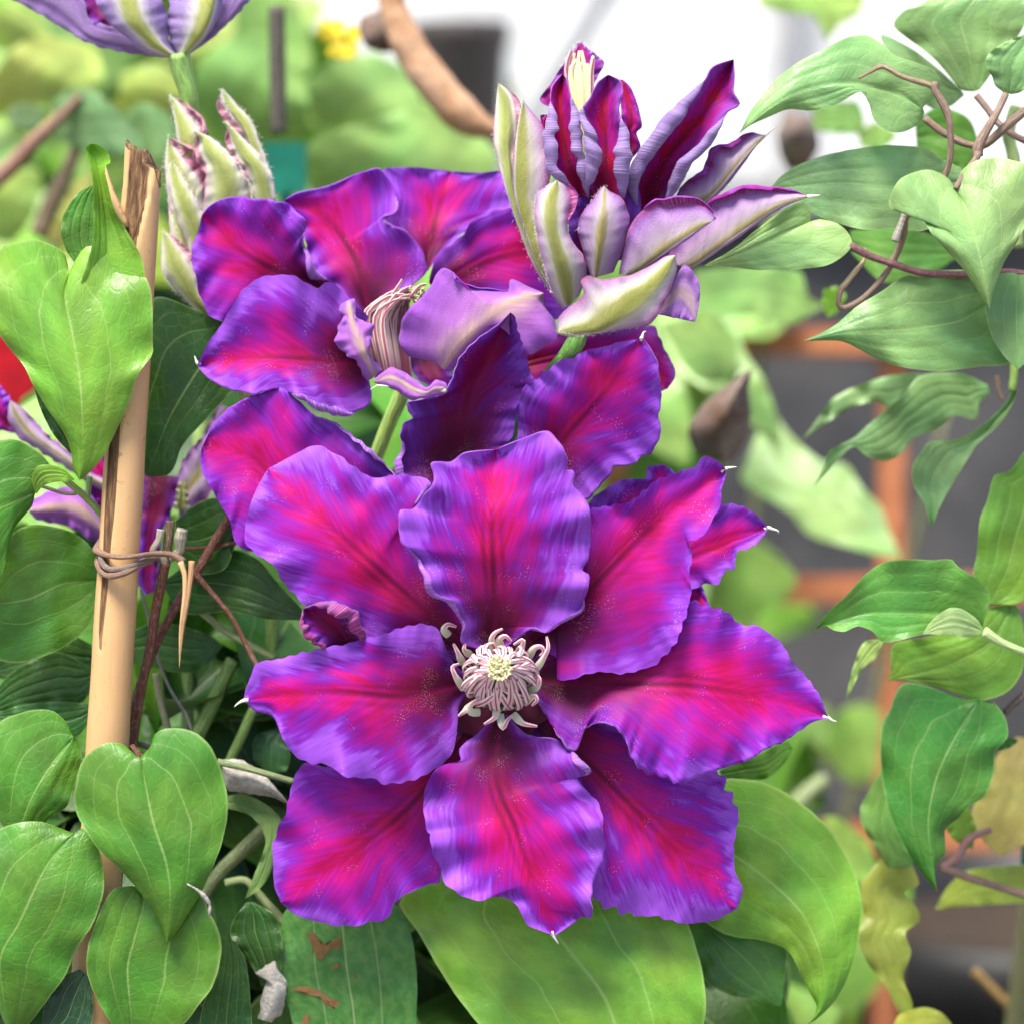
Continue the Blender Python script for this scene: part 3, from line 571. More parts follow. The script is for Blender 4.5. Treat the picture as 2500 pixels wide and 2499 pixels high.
petal(f2, 'P', '1440,1710 1400,1650 1350,1560 1260,1490 1200,1430 1200,1290 1250,1200 1217,1160 1225,1110 1285,1073', '1560,1620 1480,1530 1450,1470 1480,1360 1470,1260 1380,1220 1345,1190 1350,1130 1340,1062 1290,1070',
      [13, 19, 18, 17], [MAT['petal_front'], MAT['petal_lilac']], M='1500,1670 1400,1450 1330,1280 1288,1072', cup=-3, ruf=1.4, rf=5, fine=.5, back=True, n=44, m=21, **K2)
petal(f2, 'E', '240,275 330,208 420,245 520,310 570,272 620,290 626,335', '245,290 310,310 390,350 430,378 520,370 600,355 628,338', [18, 20, 20, 18], [MAT['petal_front'], MAT['petal_lilac']], cup=-1.5, ruf=.6, back=True, n=40, m=17, tip='225,300 222,325', **K2)
petal(f2, 'E', '900,150 1040,90 1200,30 1400,0 1600,-20 1710,0 1760,100 1820,210 1815,270 1780,320', '900,300 1070,300 1300,290 1600,320 1740,335 1776,322', [-4, -3, -2, -3], [MAT['petal_red'], MAT['petal_back']], cup=1, ruf=1.4, rf=4, **K2)
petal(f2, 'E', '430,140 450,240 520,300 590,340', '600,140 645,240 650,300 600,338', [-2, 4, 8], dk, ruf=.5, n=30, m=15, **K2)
for i in range(34):
    u = (i + rr.uniform(0, 1)) / 34; x0 = 250 + 170 * u; bulge = 60 * (1 - u) + 6
    p = np.array([[800 + x * .46608, y * .46608] for x, y in ((x0 + 10, 1985), (x0 - bulge * .8, 1740), (x0 - bulge * .75 + rr.uniform(-8, 8), 1640 + rr.uniform(-20, 20)), (330 + 100 * u + rr.uniform(-20, 20), 1550 + rr.uniform(-25, 30)), (400 + 70 * u, 1540 + rr.uniform(-50, 30)))])
    zz = Z2 + 2 + 9 * math.sin(math.pi * min(1, u + .25)) * rr.uniform(.3, 1)
    P = px_path(p, [zz, zz + 2, zz + 2, zz + 1], 14); T = np.gradient(P, axis=0); wd = np.cross(T, FW); wd /= np.linalg.norm(wd, axis=1, keepdims=True)
    ribbon('stamen', P, wd, [1.6, 1.5, 1.4, 1.2, .6], MAT['stamen_side'], f2, .35)
for s_ in ('330,1560 370,1500 392,1465', '430,1560 480,1500 515,1490', '230,1640 225,1740 240,1800'):
    P = px_path(pts('B', s_), [Z2 + 9], 12); T = np.gradient(P, axis=0); wd = np.cross(T, FW); wd /= np.linalg.norm(wd, axis=1, keepdims=True); ribbon('stamen', P, wd, [1.2, 1., .8], MAT['stamen_side'], f2, .3)
tuft('pistil', f2, pts('B', '450,1555')[0], 22, Z2 + 4, 46, 2.5, MAT['pistil'], (6, -6, 2))

# flower 3: opening bud, upper right
Z3 = -8
f3 = flower('half open clematis bud with silvery lilac and green striped petals and red insides', (1420, 780, Z3), name='opening_bud')
K3 = dict(zo=Z3, n=48, m=23, puck=.15)
BB, BL, BS = [MAT['petal_red'], MAT['bud_back']], [MAT['petal_red'], MAT['bud_lilac']], [MAT['petal_red'], MAT['bud_silver']]
petal(f3, 'U', '500,1530 380,1350 330,1260 260,1080 200,900 150,720 125,580 135,420 150,282', '470,1480 400,1330 330,1100 270,950 240,820 235,650 255,520 235,380 200,320 155,283', [-2, 0, 2, 0], [MAT['petal_dark'], MAT['bud_green']], cup=-3, ruf=.5, back=True, rollR=(.55, .95, 1.6, 1, 2.6), **K3)
petal(f3, 'U', '480,1480 360,1280 300,1100 250,950 235,800 245,600 270,450 288,372', '560,1450 470,1250 430,1100 420,900 440,800 440,690 420,590 390,500 330,430 292,374', [1, 4, 5, 2], BB, M='490,1480 375,1280 315,1100 268,950 255,800 265,600 278,470 290,373', cup=-2, ruf=.7, back=True, **K3)
petal(f3, 'U', '500,1530 440,1440 400,1300 370,1150 352,1000 370,890 420,850 475,816', '600,1460 640,1330 620,1240 560,1160 530,1060 550,930 540,880 520,840 480,817', [8, 15, 17, 13], BB, M='545,1510 500,1300 450,1100 440,950 478,817', cup=-5, ruf=.5, back=True, rollR=(.6, .95, 1.2, 1, 3), **K3)
petal(f3, 'U', '660,1350 620,1210 590,1100 610,1010 680,920 710,870 738,850', '790,1330 850,1180 880,1050 860,960 830,910 770,880 742,850', [9, 13, 15, 12], BL, M='690,1360 715,1150 735,1000 740,850', cup=-4, ruf=.7, fine=.5, back=True, rib=-.8, **K3)
petal(f3, 'U', '820,1340 850,1200 880,1080 950,990 1020,950 1080,960 1150,947 1230,942 1300,970 1358,1028 1345,1045', '880,1345 1000,1290 1100,1220 1200,1150 1280,1090 1338,1048', [9, 14, 18, 16], BL, M='870,1345 990,1270 1090,1195 1190,1125 1270,1075 1340,1046', cup=-2, ruf=.8, back=True, rollL=(.45, .95, 1.5, 1, 2.6), **K3)
petal(f3, 'U', '1080,1260 1150,1150 1200,1090 1300,980 1360,930 1450,900 1560,872 1700,885 1780,885 1850,905 1900,905', '1180,1310 1240,1300 1350,1230 1500,1130 1650,1020 1750,960 1850,920 1900,908', [2, 6, 8, 8], [MAT['petal_red'], MAT['bud_lilac']], M='1170,1300 1240,1280 1340,1210 1480,1110 1630,1005 1740,945 1840,915 1900,906', cup=-2, ruf=.7, back=True, rollL=(.35, .95, 1.4, 1, 3), tip='1915,905 1935,900', **K3)
petal(f3, 'U', '1130,940 1160,870 1260,810 1330,740 1350,660 1440,640 1560,562 1620,570 1645,553', '1200,950 1310,950 1400,870 1480,770 1560,660 1610,600 1650,556', [-8, -4, -3, -4], [MAT['petal_red'], MAT['bud_lilac']], M='1180,950 1290,930 1380,850 1460,750 1545,650 1600,595 1648,555', cup=-2, ruf=.8, back=True, rollL=(.1, .9, 1.6, 1, 3), tip='1665,540 1700,515', **K3)
petal(f3, 'U', '930,1000 870,850 880,780 950,650 1060,500 1180,370 1290,270 1340,190 1455,148', '1060,970 1130,880 1220,720 1320,620 1390,500 1420,440 1490,400 1457,330 1460,240 1457,150', [-10, -6, -4, -6], BS, M='970,980 1000,840 1120,640 1290,430 1420,220 1456,149', cup=6, ruf=.8, fine=.5, rollL=(.02, .8, 2.6, 1, 3.6), rollR=(.02, .62, 2.2, 1, 3.6), rib=.6, **K3)
petal(f3, 'U', '640,860 650,700 640,560 610,440 660,360 700,280 758,235', '850,920 865,700 860,560 820,430 840,330 830,270 765,235', [3, 5, 5, 2], BS, M='750,900 745,640 740,420 761,235', cup=5, ruf=.6, rollL=(.0, .66, 2.6, 1, 3.6), rollR=(.0, .6, 2.4, 1, 3.6), **K3)
petal(f3, 'U', '560,880 470,800 430,680 425,540 440,400 450,300 508,226', '655,920 640,800 600,620 590,480 550,340 530,260 511,226', [2, 5, 5, 2], BS, M='600,900 540,700 500,500 490,340 509,226', cup=4, ruf=.6, rollL=(.0, .75, 2.4, 1, 3.4), rollR=(.0, .8, 2.0, 1, 3.4), **K3)
petal(f3, 'U', '830,700 830,400 800,270 838,261', '870,720 940,640 920,560 950,520 930,420 890,310 845,262', [-4, -3, -4], BS, ruf=1., rf=4, **K3)
petal(f3, 'U', '560,420 430,410 380,370 450,270 500,190 550,120 598,48', '640,400 700,250 740,170 680,110 604,49', [-9, -8, -9], BS, ruf=1., fine=.5, rf=4, **K3)
petal(f3, 'U', '390,500 385,460 420,455', '430,640 440,560 430,460', [-6, -6, -6], BS, ruf=.3, **K3)
petal(f3, 'U', '480,1640 480,1590 530,1530 600,1480 625,1440 608,1376 650,1350 720,1370 800,1360 900,1340 1000,1290 1080,1240 1130,1235', '500,1680 560,1688 700,1670 850,1645 980,1625 1040,1560 1090,1450 1140,1330 1136,1240',
      [14, 22, 24, 20], BB, M='490,1670 720,1640 900,1480 1020,1380 1132,1238', cup=-4, ruf=.9, back=True, **K3)
petal(f3, 'U', '1030,1545 1100,1430 1150,1330 1185,1290 1230,1320 1268,1400 1265,1500 1245,1602', '1032,1562 1140,1585 1240,1605', [12, 15, 15, 14], [MAT['petal_red'], MAT['petal_back']], ruf=.8, back=True, **K3)
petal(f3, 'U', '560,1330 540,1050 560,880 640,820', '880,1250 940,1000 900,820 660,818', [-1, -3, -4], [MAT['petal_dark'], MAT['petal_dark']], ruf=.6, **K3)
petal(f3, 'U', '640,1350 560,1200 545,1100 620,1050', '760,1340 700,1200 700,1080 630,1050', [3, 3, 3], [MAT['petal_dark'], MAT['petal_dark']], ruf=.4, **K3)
for i in range(16):
    u = (i + .5) / 16; x0 = 600 + 40 * u; p = pts('U', f'{x0},900 {x0-5+20*u},600 {x0-30+60*u},400 {530+150*u+rr.uniform(-10,10)},{230+rr.uniform(-40,40)} {560+110*u+rr.uniform(-20,20)},{130+rr.uniform(-30,60)}')
    P = px_path(p, [Z3 - 2 + rr.uniform(-1, 2)], 16); T = np.gradient(P, axis=0); wd = np.cross(T, FW); wd /= np.linalg.norm(wd, axis=1, keepdims=True)
    ribbon('stamen', P, wd, [1., 1., 1.2, 1.8, .9], MAT['pistil'] if i % 3 else MAT['stamen_side'], f3, .4)
tube('stem', 'U', '560,1600 590,1690 540,1780 470,1860 400,1960 330,2200', [Z3 + 4, Z3 + 4, Z3 - 2, -16, -24, -40], [3.2, 2.9, 2.4, 2.2, 2.2, 2.2], MAT['stem'], f3, color=(.12, .30, .05))

# flower 4: closed bud, left
Z4 = -29
f4 = flower('greenish white woolly clematis bud with pink rolled petal edges beside the cane', (530, 780, Z4), name='bud')
K4 = dict(zo=Z4, n=40, m=19, puck=.1, fine=.2, back=True, ruf=.5)
petal_back('bud_pink', [(0, (.40, .05, .14)), (.5, (.45, .10, .20)), (1., (.50, .22, .28))], .3, .25, .2)
BG = [MAT['bud_pink'], MAT['bud_green']]
petal(f4, 'A', '1010,1100 960,850 930,720 905,580 888,500', '1090,1000 1075,880 1045,780 1060,690 990,600 930,530 893,500', [-4, -2, -3], BG, M='1040,1050 970,800 940,650 890,500', cup=-2, rollR=(.3, .95, 1.6, 1, 3), **K4)
petal(f4, 'A', '1380,1040 1330,860 1270,700 1200,600 1160,540 1160,468', '1445,1060 1400,860 1360,740 1310,620 1250,560 1200,500 1166,466', [-4, -2, -3], BG, cup=-3, rollL=(.35, .95, 1.8, 1, 3.2), **K4)
petal(f4, 'A', '1340,1080 1290,900 1240,830 1210,740 1200,690 1170,632', '1450,1080 1430,930 1390,850 1330,780 1260,710 1200,650 1173,631', [1, 3, 2], BG, cup=-3, rollL=(.3, .9, 1.2, 1, 3), **K4)
petal(f4, 'A', '1060,1150 1080,900 1042,800 1050,730 1012,688', '1320,1100 1290,920 1200,800 1100,720 1016,686', [2, 5, 3], BG, cup=-4, rollL=(.5, .95, 1., 1, 3), **K4)
petal(f4, 'A', '960,1300 900,1150 875,1000 865,850 880,708', '1075,1100 1060,960 1000,880 940,800 900,760 884,706', [0, 2, 1], BG, cup=-3, rollR=(.2, .95, 2.4, 1, 3.6), **K4)
petal(f4, 'A', '1030,1420 930,1150 890,1000 880,880 900,847', '1070,1250 1065,1120 1000,990 940,900 904,846', [4, 7, 5], BG, cup=-3, **K4)
petal(f4, 'A', '1130,1725 1000,1600 900,1500 845,1400 850,1208', '1190,1690 1065,1550 1015,1400 950,1310 890,1240 855,1205', [3, 7, 5], BG, cup=-4, rollR=(.3, .95, 1., 1, 3), **K4)
petal(f4, 'A', '1060,1640 940,1400 890,1200 880,1000', '1150,1640 1080,1400 1040,1200 900,1000', [-1, 1, 0], BG, cup=-3, **K4)
petal(f4, 'A', '1120,1500 1090,1300 1070,1100', '1400,1300 1380,1150 1250,1050', [-2, 1, 0], BG, cup=-3, **K4)
tube('stem', 'A', '1080,1600 1180,1730 1260,1900 1300,2200', [Z4, Z4, Z4 + 3, Z4], [3.5, 2.6, 2.2, 2.2], MAT['stem'], f4, color=(.25, .36, .10))
# woolly hairs on both buds
def hairs(par, fr, paths, zc, cnt, ln):
    V, F = [], []
    for ip, s_ in enumerate(paths):
        zp = zc[ip] if isinstance(zc, list) else zc
        a = smooth(pts(fr, s_), cnt)
        for q in a:
            q = q + rr.normal(0, 2.0, 2); an = rr.uniform(0, 6.28); l = ln * rr.uniform(.4, 1) / (PXM * 1000)
            e = q + np.array([math.cos(an), math.sin(an)]) * l; zz = zp + rr.uniform(-.6, .8)
            p0, p1 = W(q[0], q[1], zz), W(e[0], e[1], zz + rr.uniform(-.3, .8)); w = np.cross(p1 - p0, FW); w = w / (np.linalg.norm(w) + 1e-12) * .00005
            o = len(V); V += [p0 - w, p0 + w, p1, (p0 + p1) / 2 + FW * .0001]; F += [[o, o + 1, o + 2], [o, o + 3, o + 1]]
    h = mesh_obj('wool', V, F, MAT['hair'], par, flat=True); h['kind'] = 'stuff'
hairs(f4, 'A', ['888,500 905,580 930,720 960,850', '893,500 960,570 1060,690', '1160,470 1170,540 1230,640', '1166,466 1250,560 1310,620 1360,740 1400,860 1440,1040', '1173,631 1260,710 1330,780 1390,850 1430,930', '1012,688 1100,720 1200,800 1290,920 1320,1030',
    '880,706 865,850 875,1000 900,1150 960,1300', '904,846 1000,990 1065,1120', '850,1205 950,1310 1015,1400', '845,1400 900,1500 1000,1600 1130,1720'], Z4 + 4, 90, 1.6)
hairs(f3, 'U', ['150,282 135,420 125,580 150,720 200,900 260,1080 330,1260 400,1400', '288,372 245,600 235,800 300,1100 400,1350', '352,1000 370,1150 440,1440', '480,817 370,890 352,1000', '1700,520 1560,660 1480,770 1400,870 1310,950',
    '600,48 550,120 500,190', '604,49 680,110 740,170', '590,1100 680,920 740,850', '480,1660 600,1680 850,1645 1000,1620'], [Z3 + q for q in (-2, 2.5, 11, 10, -5, -8.5, -8.5, 10, 18.5)], 90, 1.3)

# flower 5: top left, seen from outside (another plant)
plant5 = empty('clematis_plant', (-.2, .12, .0), 'clematis with a lilac and green striped flower seen from outside, yellowing leaves', 'plant')
Z5 = -34
f5 = flower('lilac flower with green striped outer petals seen from below', (430, 140, Z5), parent=plant5)
K5 = dict(zo=Z5, n=44, m=21, back=True, ruf=.7)
FO = [MAT['petal_dark'], MAT['flower_out']]; FL = [MAT['petal_dark'], MAT['bud_silver']]
petal(f5, 'A', '900,305 750,290 600,265 450,225 300,130 180,60 60,0 -120,-100', '880,270 760,210 640,150 540,130 460,90 440,0 330,-120 -100,-140', [0, -1, -3, -8], FL, cup=-2, **K5)
petal(f5, 'A', '890,304 760,280 650,190 560,110 500,0 430,-140', '940,296 890,230 880,120 850,0 760,-150', [4, 9, 11, 10], FO, M='915,302 800,220 690,90 640,-140', cup=-5, **K5)
petal(f5, 'A', '920,296 890,220 880,120 890,0 900,-140', '980,290 1080,200 1150,80 1170,-60 1160,-150', [4, 9, 10, 9], FO, M='950,298 1060,170 1110,0 1110,-140', cup=-5, **K5)
petal(f5, 'A', '950,296 1060,190 1130,60 1160,-140', '985,285 1100,210 1220,100 1310,0 1420,-150', [0, 3, 4, 3], FL, cup=-2, **K5)
petal(f5, 'A', '700,160 560,150 440,80 420,-60 440,-150', '760,100 660,0 600,-150', [-2, -4, -5], [MAT['petal_dark'], MAT['petal_dark']], zo=Z5, n=30, m=15)
tube('stem', 'A', '935,280 955,380 985,480 1000,580 1010,700 1030,1000 1050,2000', [Z5 + 2, Z5 - 2, -52, -64, -70, -80, -95], [3.6, 2.6, 2.4, 2.3, 2.3, 2.3, 2.4], MAT['stem'], f5, color=(.26, .46, .10), n=60)
tube('stem', 'A', '1049,1980 1052,4000 1060,11000', [-95, -100, -110], [2.4, 2.6], MAT['stem'], f5, color=(.26, .40, .10))

# flower 6: behind the cane, mostly hidden
Z6 = -40
f6 = flower('lilac and violet clematis flower half hidden behind the bamboo cane', (330, 1270, Z6 - 5))
K6 = dict(zo=Z6, n=36, m=17)
petal(f6, 'D', '640,820 480,760 370,660 250,560 130,430 55,380', '600,900 370,750 200,640 100,580 40,480 50,385', [-6, 0, 3], [MAT['petal_front'], MAT['bud_lilac']], back=True, cup=-3, **K6)
petal(f6, 'D', '600,1080 450,850 300,840 170,900 150,955', '640,1180 480,1110 350,1040 200,1010 152,965', [-4, 0, 2], [MAT['petal_front'], MAT['petal_lilac']], back=True, cup=-3, **K6)
petal(f6, 'D', '640,1000 480,900 440,780 430,640', '680,900 620,700 560,640 440,630', [-10, -8, -8], **K6)
petal(f6, 'D', '100,560 -50,520 -90,380 -20,330', '60,480 60,380 0,300', [-10, -8, -8], **K6)
petal(f6, 'D', '730,760 725,1000 720,1200 718,1330 760,1400', '940,780 905,950 850,1080 830,1280 815,1380', [-6, -4, -3], dk, **K6)
petal(f6, 'D', '920,820 960,690 1060,560 1150,400', '940,1000 1020,940 1110,860 1150,700 1230,430', [-10, -8, -8], [MAT['petal_front'], MAT['bud_lilac']], back=True, **K6)
petal(f6, 'D', '900,950 930,820 960,800', '1000,960 990,880 970,800', [-4, -3, -3], BG, back=True, **K6)

# ------------------------------------------------------------------ leaves of the main plant
LT = [MAT['leaf_top'], MAT['leaf_under']]
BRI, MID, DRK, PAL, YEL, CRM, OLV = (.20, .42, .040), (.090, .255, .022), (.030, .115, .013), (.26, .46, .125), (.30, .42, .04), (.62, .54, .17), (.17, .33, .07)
def leaf(par, fr, L, R, z, color=MID, mats=None, **kw):
    if par.name.startswith('clematis_vine') and color[2] > .065: color = tuple(c * .72 + q * .28 for c, q in zip(color, (.46, .60, .34)))  # sky sheen on the paler vine leaves put into their base colour
    if par.name.startswith('shrub') or (par.name == 'clematis_plant.001'):
        z = [q * 1.75 if q < -100 else q for q in z]
        if z[0] < -100: color = tuple(c * .72 + q * .28 for c, q in zip(color, (.62, .80, .28)))  # far leaves lightened in colour to stand for overexposed daylight
    kw.setdefault('ruf', .9); kw.setdefault('rf', 3); kw.setdefault('fine', .08); kw.setdefault('puck', .35); kw.setdefault('rib', .5); kw.setdefault('lat', .25); kw.setdefault('th', .2); kw.setdefault('n', 48); kw.setdefault('m', 33)
    return blade('leaf', par, fr, L, R, z, mats or LT, color=color, **kw)
def d2a(s): return s
leaf(plant, 'A', '360,1415 330,1320 200,1258 100,1268 0,1300 -70,1400 -60,1600 0,1760 120,1910 165,2000 240,2130 335,2270 372,2370 382,2450 415,2515',
     '368,1410 430,1310 480,1287 545,1320 640,1390 740,1420 790,1520 800,1650 800,1800 798,1860 720,1965 680,2095 600,2275 540,2395 470,2475 417,2516', [8, 13, 14, 9], BRI, M='364,1420 340,1560 380,1750 420,2000 435,2300 416,2515', cup=-3, ruf=1.8)
leaf(plant, 'A', '420,1500 480,1290 490,1100 488,960 460,830 450,775 475,754', '700,1700 770,1560 742,1355 660,1205 600,1100 562,950 552,872 580,850 560,790 500,755 480,754', [7, 8, 9, 8], BRI, M='520,1600 560,1300 540,1050 510,880 478,755', cup=3, ruf=.6)
leaf(plant, 'A', '400,1390 350,1320 318,1230 332,1130 400,1020 492,962', '520,1380 530,1200 520,1050 500,964', [3, 3, 3], MID, ruf=.5)
leaf(plant, 'F', '425,610 380,590 300,560 260,600 230,700 240,800 262,870 275,898', '440,640 447,720 425,752 390,790 345,840 330,880 315,897 280,900', [-22, -18, -18], DRK, M='432,620 380,690 320,790 278,898')
leaf(plant, 'D', '235,810 262,722 200,650 100,592 0,590 -120,640 -220,800 -260,1000', '180,860 170,930 130,980 70,1060 40,1180 0,1310 -80,1420 -200,1350 -262,1010', [2, 6, 4], MID, M='195,850 60,920 -80,970 -260,1005', cup=-2)
leaf(plant, 'D', '182,860 166,790 200,724 280,722 340,745 385,790', '190,872 230,826 300,806 370,800 392,800', [4, 7, 5], BRI, ruf=.3, n=30, m=15)
leaf(plant, 'D', '525,1310 500,1200 450,1120 350,1060 200,1030 100,1050 40,1120 -20,1300 -100,1450', '525,1330 520,1420 480,1530 420,1610 300,1690 150,1745 80,1755 0,1742 -60,1700 -102,1460', [-16, -10, -8], MID, M='525,1320 330,1340 150,1420 -100,1455', ruf=1.4)
leaf(plant, 'H', '732,532 690,500 640,460 560,455 490,490 430,550 400,650 386,740 400,820 440,900 520,1020 600,1090 700,1200 780,1300 830,1400 872,1505', '740,527 800,460 812,410 860,382 950,380 1030,405 1100,470 1150,570 1190,720 1190,850 1160,990 1110,1120 1060,1230 980,1360 920,1460 877,1505',
     [18, 21, 22, 18], MID, M='737,530 800,860 870,1080 892,1250 875,1505', cup=-3, ruf=1.2)
leaf(plant, 'H', '385,420 350,350 280,290 200,280 100,300 0,345 -60,450 -80,600 -50,750 0,870 80,960', '390,425 420,480 425,550 390,680 350,790 260,850 200,920 92,962', [2, 6, 5], MID, M='388,424 280,560 170,740 86,960', cup=-2)
leaf(plant, 'H', '380,927 280,890 220,870 120,870 0,905 -120,1000 -200,1200 -150,1500 -50,1750 50,1990', '390,930 440,905 520,1020 545,1150 540,1250 490,1400 400,1540 340,1680 250,1800 150,1930 55,1995', [12, 17, 17, 12], MID, M='385,930 240,1110 100,1400 0,1600 50,1990', cup=-3, ruf=1.2)
leaf(plant, 'H', '690,1205 600,1220 540,1300 500,1400 460,1530 455,1650 490,1760 560,1890 640,2000 700,2060', '740,1220 900,1250 1050,1250 1100,1350 1130,1400 1160,1500 1150,1620 1110,1740 1040,1830 960,1930 710,2062', [10, 12, 12, 8], MID, M='720,1210 756,1290 705,1480 667,1650 705,2060', cup=2, ruf=.8)
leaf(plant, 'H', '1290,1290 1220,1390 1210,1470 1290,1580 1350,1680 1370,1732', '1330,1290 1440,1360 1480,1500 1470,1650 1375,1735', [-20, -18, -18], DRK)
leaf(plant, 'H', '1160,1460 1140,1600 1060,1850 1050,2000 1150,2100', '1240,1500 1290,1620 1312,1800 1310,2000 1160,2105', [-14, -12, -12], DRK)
dl = leaf(plant, 'F', '600,1690 540,1715 525,1770 522,1820 530,1860 545,1900 565,1960 650,2030', '650,1690 745,1705 775,1760 786,1830 786,1900 775,1960 660,2030', [-24, -20, -20], (.055, .20, .035), [MAT['leaf_damaged'], MAT['leaf_under']], ruf=.7)
dl['label'] = 'dark green leaf with torn brown insect damage'
leaf(plant, 'F', '930,1600 850,1620 800,1660 752,1700 790,1760 830,1830 870,1890 930,1960 1050,2060 1200,2120', '1000,1580 1150,1600 1250,1640 1298,1740 1325,1830 1332,1900 1320,1960 1290,2060 1210,2125', [-26, -16, -10, -10], BRI, M='965,1600 1000,1700 1080,1800 1150,1900 1205,2122', cup=-2, puck=.6)
leaf(plant, 'J', '150,1100 200,1300 270,1400 350,1450 430,1475 560,1490 690,1540 750,1640 800,1750 845,1830 830,1890 798,1928', '200,800 350,650 450,645 560,660 690,720 800,800 900,890 970,990 1040,1120 1080,1280 1070,1400 1050,1550 1000,1700 940,1810 850,1900 802,1928',
     [-26, -22, -18, -20], BRI, M='180,950 420,1050 620,1200 760,1340 850,1520 885,1680 860,1850 800,1927', cup=-3, puck=.55)
leaf(plant, 'J', '180,1390 190,1500 240,1620 270,1710 400,1780 520,1800 640,1835', '300,1390 450,1430 620,1480 685,1540 680,1680 662,1828', [-34, -30, -28], (.07, .23, .035), M='220,1390 360,1490 520,1640 650,1830')
leaf(plant, 'J', '335,600 450,540 560,510 680,440 720,485', '345,640 450,650 590,640 680,560 722,490', [-38, -38, -40], MID, n=30, m=17)
leaf(plant, 'D', '920,1010 1000,940 1130,890 1230,980', '930,1200 1040,1290 1180,1260 1240,1100 1232,985', [-24, -20, -20], DRK)
leaf(plant, 'D', '850,1330 1000,1230 1200,1160 1350,1210 1450,1330 1580,1470', '860,1350 900,1430 990,1500 1200,1485 1400,1525 1582,1530', [-28, -24, -20], DRK, M='855,1340 1050,1330 1300,1370 1582,1500')
leaf(plant, 'D', '680,1600 800,1540 950,1560 1100,1610 1165,1660', '680,1750 850,1790 1000,1805 1100,1750 1168,1665', [-40, -36, -36], DRK)
leaf(plant, 'H', '1190,735 1270,722 1380,770 1470,850 1462,950 1430,1100 1380,1200 1280,1278', '1190,800 1300,830 1370,900 1392,980 1370,1050 1320,1180 1282,1279', [-26, -22, -24], OLV, back=True, n=36, m=17)
leaf(plant, 'H', '480,60 300,-20 100,60 0,150 -80,300', '490,140 430,240 250,260 60,280 -80,310', [-30, -28, -28], DRK)
leaf(plant, 'H', '470,250 300,240 100,260 -60,320', '480,330 400,420 200,480 -60,330', [-22, -20, -20], (.07, .22, .04))
leaf(plant, 'H', '480,-60 300,-140 100,-60 -60,80', '490,80 350,120 100,140 -60,100', [-40, -38, -40], DRK)
leaf(plant, 'H', '1450,380 1340,420 1330,540 1420,620', '1490,400 1520,500 1500,600 1425,622', [-44, -42, -42], (.06, .2, .06), n=30, m=15)
leaf(plant, 'H', '560,1140 500,1300 520,1420', '640,1200 620,1330 530,1420', [-14, -14, -14], (.09, .25, .05), n=24, m=13)
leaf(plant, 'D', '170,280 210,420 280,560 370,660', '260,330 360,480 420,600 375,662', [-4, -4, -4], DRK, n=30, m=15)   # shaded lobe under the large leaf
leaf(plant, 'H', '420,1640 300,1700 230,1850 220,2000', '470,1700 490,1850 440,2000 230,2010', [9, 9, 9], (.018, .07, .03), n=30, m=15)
# brown torn patches on the damaged leaf
def patch(fr, p, zz, par):
    a = pts(fr, p); c = a.mean(0); q = smooth(np.vstack([a, a[:1]]), 26)[:-1]; ins = c + (q - c) * .55
    V = [W(x, y, zz) for x, y in q] + [W(x, y, zz + .15) for x, y in ins] + [W(c[0], c[1], zz + .1)]; n = len(q); F = []
    for i in range(n): k = (i + 1) % n; F += [[i, k, n + k, n + i], [n + i, n + k, 2 * n]]
    uv = np.array([((v[0]) * 10, v[2] * 10) for v in V]); mesh_obj('scab', V, F, MAT['scab'], par, None, uv, uv)
for p in ('1610,1460 1640,1440 1650,1480 1700,1510 1760,1500 1780,1470 1785,1530 1740,1535 1710,1560 1690,1590 1660,1580 1640,1530', '1520,1745 1580,1730 1640,1740 1700,1770 1740,1800 1775,1805 1795,1880 1780,1875 1765,1830 1710,1835 1680,1790 1640,1765 1580,1755',
          '1745,1620 1780,1610 1775,1635 1750,1640', '1850,1655 1868,1690 1855,1680', '1590,1890 1620,1880 1615,1930 1570,1960'): patch('H', p, -19.6, plant)
